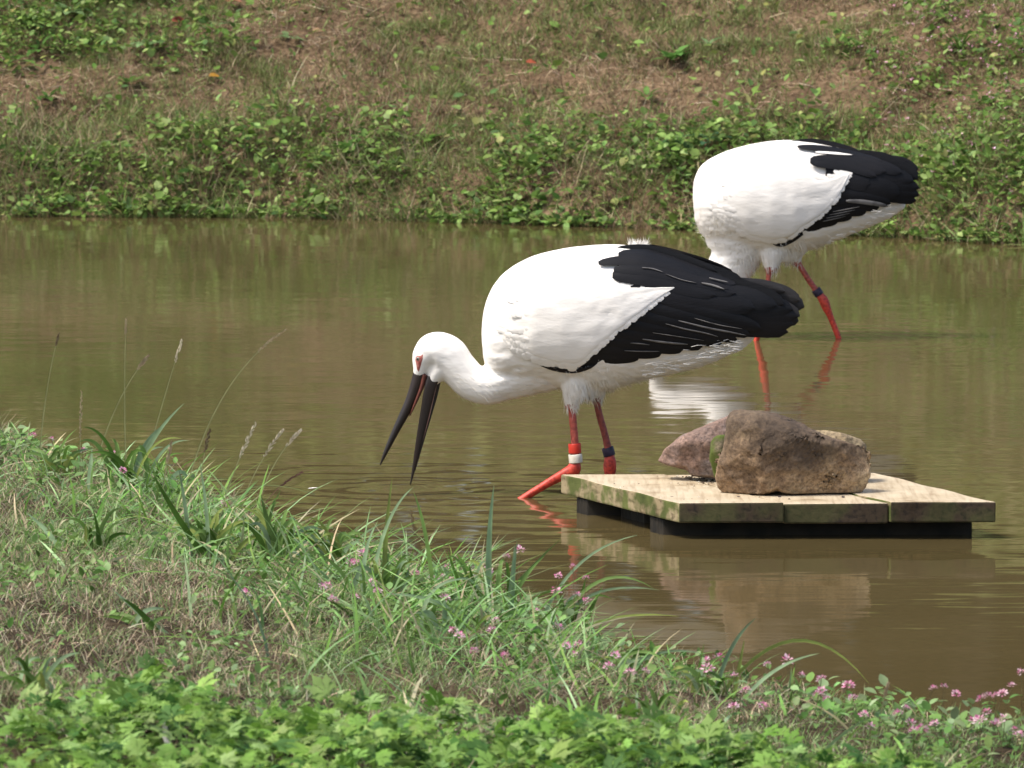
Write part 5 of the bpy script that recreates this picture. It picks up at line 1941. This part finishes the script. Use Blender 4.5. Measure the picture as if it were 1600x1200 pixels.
tuft(960, 1060, 'low sedge tuft between two pink flowered stretches of the bank', [
    (965, 1070, 1010, 1000, 1100, 1022, 5, BLUEG), (940, 1060, 1000, 980, 1055, 1050, 5, MIDG)], 8, 80, 45)
tuft(1110, 1085, 'sedge tuft whose longest blade arches far right above the pink flowers', [
    (1115, 1090, 1135, 1000, 1182, 965, 7, BLUEG), (1120, 1075, 1240, 920, 1358, 1068, 6, YELG), (1145, 1080, 1155, 1040, 1163, 1000, 6, YELG), (1150, 1110, 1200, 1035, 1280, 1021, 6, BLUEG), (1080, 1090, 1090, 1060, 1100, 1005, 4, DARKG),
    (1060, 1095, 1085, 1040, 1140, 1020, 6, MIDG)], 6, 60, 45)
tuft(430, 880, 'dense sedge tuft on the bank where the shore turns left', [
    (460, 900, 420, 840, 408, 772, 11, MIDG), (425, 900, 430, 820, 395, 775, 6, MIDG), (500, 900, 470, 830, 440, 840, 6, BLUEG)], 12, 80, 80)
tuft(330, 880, 'sedge tuft with a broad bright blade leaning left among the grass', [
    (340, 900, 270, 800, 240, 742, 10, DARKG), (300, 870, 290, 780, 280, 735, 7, BLUEG), (325, 880, 330, 820, 312, 720, 9, BLUEG)], 11, 70, 75)
tuft(205, 775, 'tall sedge tuft on the left bank with long blades pointing up right', [
    (200, 790, 220, 690, 288, 630, 8, BLUEG), (215, 760, 200, 700, 262, 660, 9, BLUEG), (140, 770, 140, 740, 144, 700, 9, BLUEG), (210, 790, 240, 700, 256, 770, 7, DARKG), (160, 780, 175, 700, 195, 705, 9, MIDG),
    (250, 740, 292, 690, 298, 785, 7, BLUEG)], 10, 80, 80)
tuft(90, 745, 'small sedge tuft near the left edge by two pale pink flowers', [(95, 750, 80, 700, 120, 670, 5, MIDG)], 9, 60, 45)
tuft(150, 860, 'upright dark blade tuft standing in the dead grass at the left', [
    (155, 900, 158, 840, 145, 795, 9, DARKG), (100, 870, 80, 830, 40, 800, 8, BLUEG)], 5, 60, 50)
tuft(225, 985, 'thick pale sedge blades lying across the dry grass at lower left', [
    (275, 985, 220, 960, 175, 920, 9, BLUEG), (255, 1000, 220, 950, 190, 935, 9, DARKG), (150, 1060, 160, 1010, 145, 990, 7, BLUEG)], 4, 60, 35)
tuft(50, 1090, 'coarse grass blades in the lower left corner', [
    (60, 1150, 100, 1080, 70, 1060, 10, BLUEG), (20, 1130, 60, 1060, 100, 1040, 7, MIDG)], 9, 70, 60)
tuft(1020, 1120, 'short sparse tuft in front of the lobed leaves right of centre', [], 6, 45, 40)
tuft(520, 890, 'fine arching tuft between the dense tuft and the bright upright blade', [(520, 900, 500, 840, 470, 850, 5, BLUEG), (505, 905, 540, 840, 590, 870, 5, YELG)], 11, 80, 65)


# ------------------------------------------------------------------ seed stalks
def seed_stalk(base, ctrl, tip, head_frac, label, col, headcol, hw=5, D=None):
    Dg = D or ground_hit(base[0], base[1])
    p0, p1, p2 = P(*base, Dg), P(*ctrl, Dg), P(*tip, Dg)
    root = empty('seed_stalk', p0, label, 'grass stalk', 'flowering grass stalks on the near bank')
    pts = bez(p0, p1, p2, 22)
    v, f = ribbon(pts, [0.0028 - 0.0014 * i / 22 for i in range(23)], 0.5)
    mesh_obj('stem', v, f, M['grass'], root, colors=tinted(len(v), col, .05))
    vs, fs = [], []
    m_ = Dg / F
    i0 = int(22 * (1 - head_frac))
    for k in range(46):
        t = (1 - head_frac) + head_frac * k / 45
        i = min(21, int(t * 22))
        c = pts[i].lerp(pts[i + 1], t * 22 - i)
        tan = (pts[i + 1] - pts[i]).normalized()
        a = random.uniform(0, 6.28)
        side = (tan.orthogonal().normalized() * math.cos(a) + tan.cross(tan.orthogonal().normalized()) * math.sin(a))
        prof = math.sin(math.pi * min(1, 0.1 + 0.9 * k / 45)) + .2
        ln = 0.004 + hw * m_ * 0.95 * prof
        d = (tan * 1.6 + side).normalized() * ln
        s = d.cross(Vector((0, -1, 0)))
        s = s.normalized() * 0.0015 if s.length > 1e-6 else Vector((.001, 0, 0))
        o = len(vs)
        vs += [c, c + d * .5 + s, c + d, c + d * .5 - s]
        fs.append((o, o + 1, o + 2, o + 3))
    mesh_obj('seed_head', vs, fs, M['grass'], root, colors=tinted(len(vs), headcol, .05))


STEM, PALE, DRK, TAN = (0.26, 0.27, 0.13), (0.55, 0.48, 0.36), (0.16, 0.11, 0.07), (0.36, 0.28, 0.18)
seed_stalk((335, 850), (350, 760), (399, 662), .28, 'pale grass seed head, leftmost of three leaning right over the water', STEM, PALE)
seed_stalk((372, 805), (395, 730), (442, 672), .35, 'pale grass seed head, middle of three leaning right over the water', STEM, PALE)
seed_stalk((400, 800), (420, 720), (470, 672), .25, 'pale grass seed head, rightmost of three leaning right over the water', STEM, PALE, 4)
seed_stalk((140, 760), (175, 620), (232, 556), .16, 'brown grass stalk rising from the tall left tuft with a nodding head', STEM, TAN)
seed_stalk((215, 770), (250, 640), (284, 532), .16, 'slim stalk with a pale short head standing above the left bank', STEM, PALE, 2.5)
seed_stalk((285, 790), (330, 590), (446, 516), .2, 'longest thin stalk arching right above the water at the left', STEM, TAN, 3)
seed_stalk((60, 730), (70, 600), (92, 522), .12, 'dark headed thin stalk farthest left over the water', STEM, DRK, 1.5)
seed_stalk((125, 745), (125, 690), (127, 612), .5, 'feathery upright stalk beside the two pale pink flowers', STEM, TAN, 3)
seed_stalk((198, 760), (192, 620), (197, 500), .1, 'thin straight upright stalk above the tall left tuft', STEM, TAN, 1)
seed_stalk((310, 800), (312, 730), (328, 672), .3, 'dark seed head right of the tall left tuft', STEM, DRK, 4)
seed_stalk((250, 800), (258, 730), (268, 690), .4, 'small tan seed head in front of the tall left tuft', STEM, TAN, 4)
seed_stalk((410, 800), (420, 765), (472, 738), .4, 'short dark reddish stalk leaning out over the water', (0.14, 0.08, 0.06), (0.12, 0.06, 0.05), 2)
seed_stalk((1300, 1120), (1315, 1080), (1324, 1070), .4, 'short brown stalk among pink flowers under the arching blade', STEM, TAN, 2)
seed_stalk((1370, 1150), (1378, 1100), (1388, 1068), .3, 'bare brown stalk between pink flowers on the right shore', STEM, TAN, 2)
seed_stalk((345, 800), (380, 735), (490, 772), .05, 'broken green stem bent down to the water at the left', (0.2, 0.25, 0.1), STEM, 1, D=13.2)

# ------------------------------------------------------------------ pink flowers
flw = [(52, 680), (80, 686), (178, 708), (130, 704), (346, 788), (192, 735), (565, 865), (547, 880), (556, 879), (504, 917), (511, 915), (590, 924), (581, 910), (648, 896), (674, 902), (699, 886), (690, 902), (703, 907), (762, 892), (791, 870), (812, 860),
       (873, 900), (895, 885), (915, 903), (901, 930), (917, 939), (869, 924), (838, 955), (872, 980), (717, 993), (740, 1017), (788, 1025), (775, 969), (885, 1009), (902, 1008), (898, 1023), (961, 1024), (951, 1042),
       (1009, 1049), (985, 1051), (696, 935), (384, 928), (520, 937), (555, 934), (708, 985), (768, 986), (1104, 1033), (1123, 1028), (1105, 1044), (1148, 1056), (1164, 1079), (1192, 1102), (1146, 1104), (1199, 1038), (1230, 1033), (1252, 1055),
       (1283, 1061), (1283, 1079), (1279, 1086), (1292, 1092), (1326, 1071), (1332, 1091), (1350, 1117), (1360, 1136), (1416, 1107), (1403, 1115), (1422, 1130), (1428, 1142), (1441, 1139), (1460, 1131), (1459, 1076), (1475, 1073), (1494, 1084),
       (1581, 1071), (1596, 1051), (1533, 1092), (1545, 1088), (1557, 1086), (1566, 1084), (1542, 1112), (1531, 1125), (1524, 1127), (1555, 1132), (1561, 1129), (1570, 1122), (1585, 1140), (1592, 1148)]


def flower_mesh(seed, size):
    random.seed(seed)
    vs, fs, cs = [], [], []
    for k in range(20):
        a = k * 2.4
        el = math.acos(1 - 1.3 * (k + .5) / 20)
        d = Vector((math.sin(el) * math.cos(a), math.sin(el) * math.sin(a), math.cos(el) * .8))
        c = d * size * .35
        ln = size * random.uniform(.4, .7)
        s = d.cross(Vector((.3, .2, 1))).normalized() * ln * .34
        o = len(vs)
        vs += [c, c + d * ln * .55 + s, c + d * ln, c + d * ln * .55 - s]
        fs.append((o, o + 1, o + 2, o + 3))
        base = random.choice([(0.62, 0.24, 0.38), (0.72, 0.40, 0.50), (0.52, 0.14, 0.28), (0.8, 0.6, 0.66)])
        tipc = random.choice([(0.8, 0.62, 0.68), base, (0.55, 0.13, 0.28)])
        cs += [(*base, 1), (*base, 1), (*tipc, 1), (*base, 1)]
    return vs, fs, cs


FM = []
for k in range(4):
    v, f, c = flower_mesh(k + 50, 0.0105)
    m = bpy.data.meshes.new('blossom')
    m.from_pydata([tuple(p) for p in v], [], f)
    m.materials.append(M['petal'])
    a = m.color_attributes.new('tint', 'FLOAT_COLOR', 'POINT')
    a.data.foreach_set('color', np.array(c, dtype=np.float32).ravel())
    FM.append(m)
random.seed(99)
ex = {(52, 680): 'pale pink flower head, left of two side by side at the far left shore', (80, 686): 'pale pink flower head, right of two side by side at the far left shore',
      (346, 788): 'lone pink flower head before open water below the three pale seed heads', (791, 870): 'pale pink flower head just left of the topmost flower at the sedge',
      (812, 860): 'pink flower head atop the sedge tuft, highest right of the tall pale blade', (1230, 1033): 'deep pink round flower head standing against open water under the arching blade',
      (1199, 1038): 'pink flower head just left of the deep pink round one', (1596, 1051): 'pink flower head at the right edge, highest on the right shore', (384, 928): 'lone pale pink flower head low in the grass at the left',
      (1326, 1071): 'pink flower head just below the tip of the longest arching blade', (1252, 1055): 'pink flower head just right of and below the deep pink round one'}


ORD = ['first', 'second', 'third', 'fourth', 'fifth', 'sixth', 'seventh', 'eighth', 'ninth', 'tenth', 'eleventh', 'twelfth', 'thirteenth', 'fourteenth', 'fifteenth', 'sixteenth', 'seventeenth', 'eighteenth']


def zone(px, py):
    if px < 450: return 'pink flower head on the left shore', 'pink flowers on the left shore'
    if px < 640: return 'pink flower head around the bright upright blade', 'pink flowers around the bright upright blade'
    if px < 830: return 'pink flower head among the sedge round the tall pale blade', 'pink flowers round the tall pale blade'
    if px < 1060: return 'pink flower head among blades arching towards the raft', 'pink flowers below the raft'
    if px < 1170: return 'pink flower head at the foot of the longest arching blade', 'pink flowers at the arching blade'
    if px < 1380: return 'pink flower head right of the arching tuft', 'pink flowers right of the arching tuft'
    if px < 1510: return 'pink flower head at the low shore left of the corner cluster', 'pink flowers left of the corner cluster'
    return 'pink flower head of the lower right corner cluster', 'pink flowers in the right corner'


flw.sort()
seen = {}
for i, (px_, py_) in enumerate(flw):
    Dg = ground_hit(px_ + random.uniform(-8, 8), py_ + random.uniform(38, 60))
    Dg = min(Dg, float(near_shore((px_ - 800) * Dg / F)) - 0.02)
    head = P(px_, py_, Dg)
    bx = head.x + random.uniform(-.015, .015)
    base = Vector((bx, Dg, max(0, float(znear(bx, Dg))) - 0.005))
    lab, grp = zone(px_, py_)
    seen[grp] = seen.get(grp, 0) + 1
    lab = ORD[seen[grp] - 1] + ' pink flower from the left ' + lab.replace('pink flower head ', '')
    root = empty('smartweed_flower', base, ex.get((px_, py_), lab), 'flower', grp)
    mid = Vector((base.x + random.uniform(-.008, .008), Dg, (base.z + head.z) / 2))
    pts = bez(base, mid, head, 6)
    v, f = ribbon(pts, [0.0014] * 7, .5)
    mesh_obj('stem', v, f, M['grass'], root, colors=tinted(len(v), (0.15, 0.12, 0.06)))
    b = bpy.data.objects.new('blossom', FM[i % 4])
    COL.objects.link(b)
    b.parent = root
    b.location = head - base
    s = random.uniform(.9, 1.45) * (1.2 if (px_, py_) == (1230, 1033) else 1)
    b.scale = (s, s, s)
    b.rotation_euler = (random.uniform(-.5, .3), random.uniform(-.5, .5), random.uniform(0, 6))
    for j in range(2 if i % 3 else 1):
        t = pts[2 + 2 * j]
        a = random.uniform(0, 6.28)
        v, f = leaf_mesh_at(t, Vector((math.cos(a), math.sin(a) - .2, .35)), random.uniform(.02, .032), .013, droop=.4)
        mesh_obj('leaf', v, f, M['leaf'], root, colors=tinted(len(v), random.choice([(0.10, 0.2, 0.05), (0.14, 0.24, 0.07)])))

p = P(488, 766, F * H / (766 + 221))
v, f = leaf_mesh_at(p + Vector((-.01, 0, .004)), Vector((1, .25, -.05)), .024, .012, droop=-.15, wav=.2)
o = empty('floating_feather', p, 'tiny white feather floating on the water left of the open bill', 'feather')
mesh_obj('vane', v, f, M['white'], o)
# white feather lying in the leaves
p = P(268, 1165, ground_hit(268, 1175) - 0.03) + Vector((0, 0, 0.02))
v, f = leaf_mesh_at(p - Vector((.004, 0, .03)), Vector((-.15, .1, 1)), .05, .012, up=Vector((0, 1, 0.2)), droop=.1, wav=.25)
o = empty('shed_feather', p, 'small white shed feather stuck upright in the lobed leaves', 'feather')
mesh_obj('vane', v, f, M['white'], o)
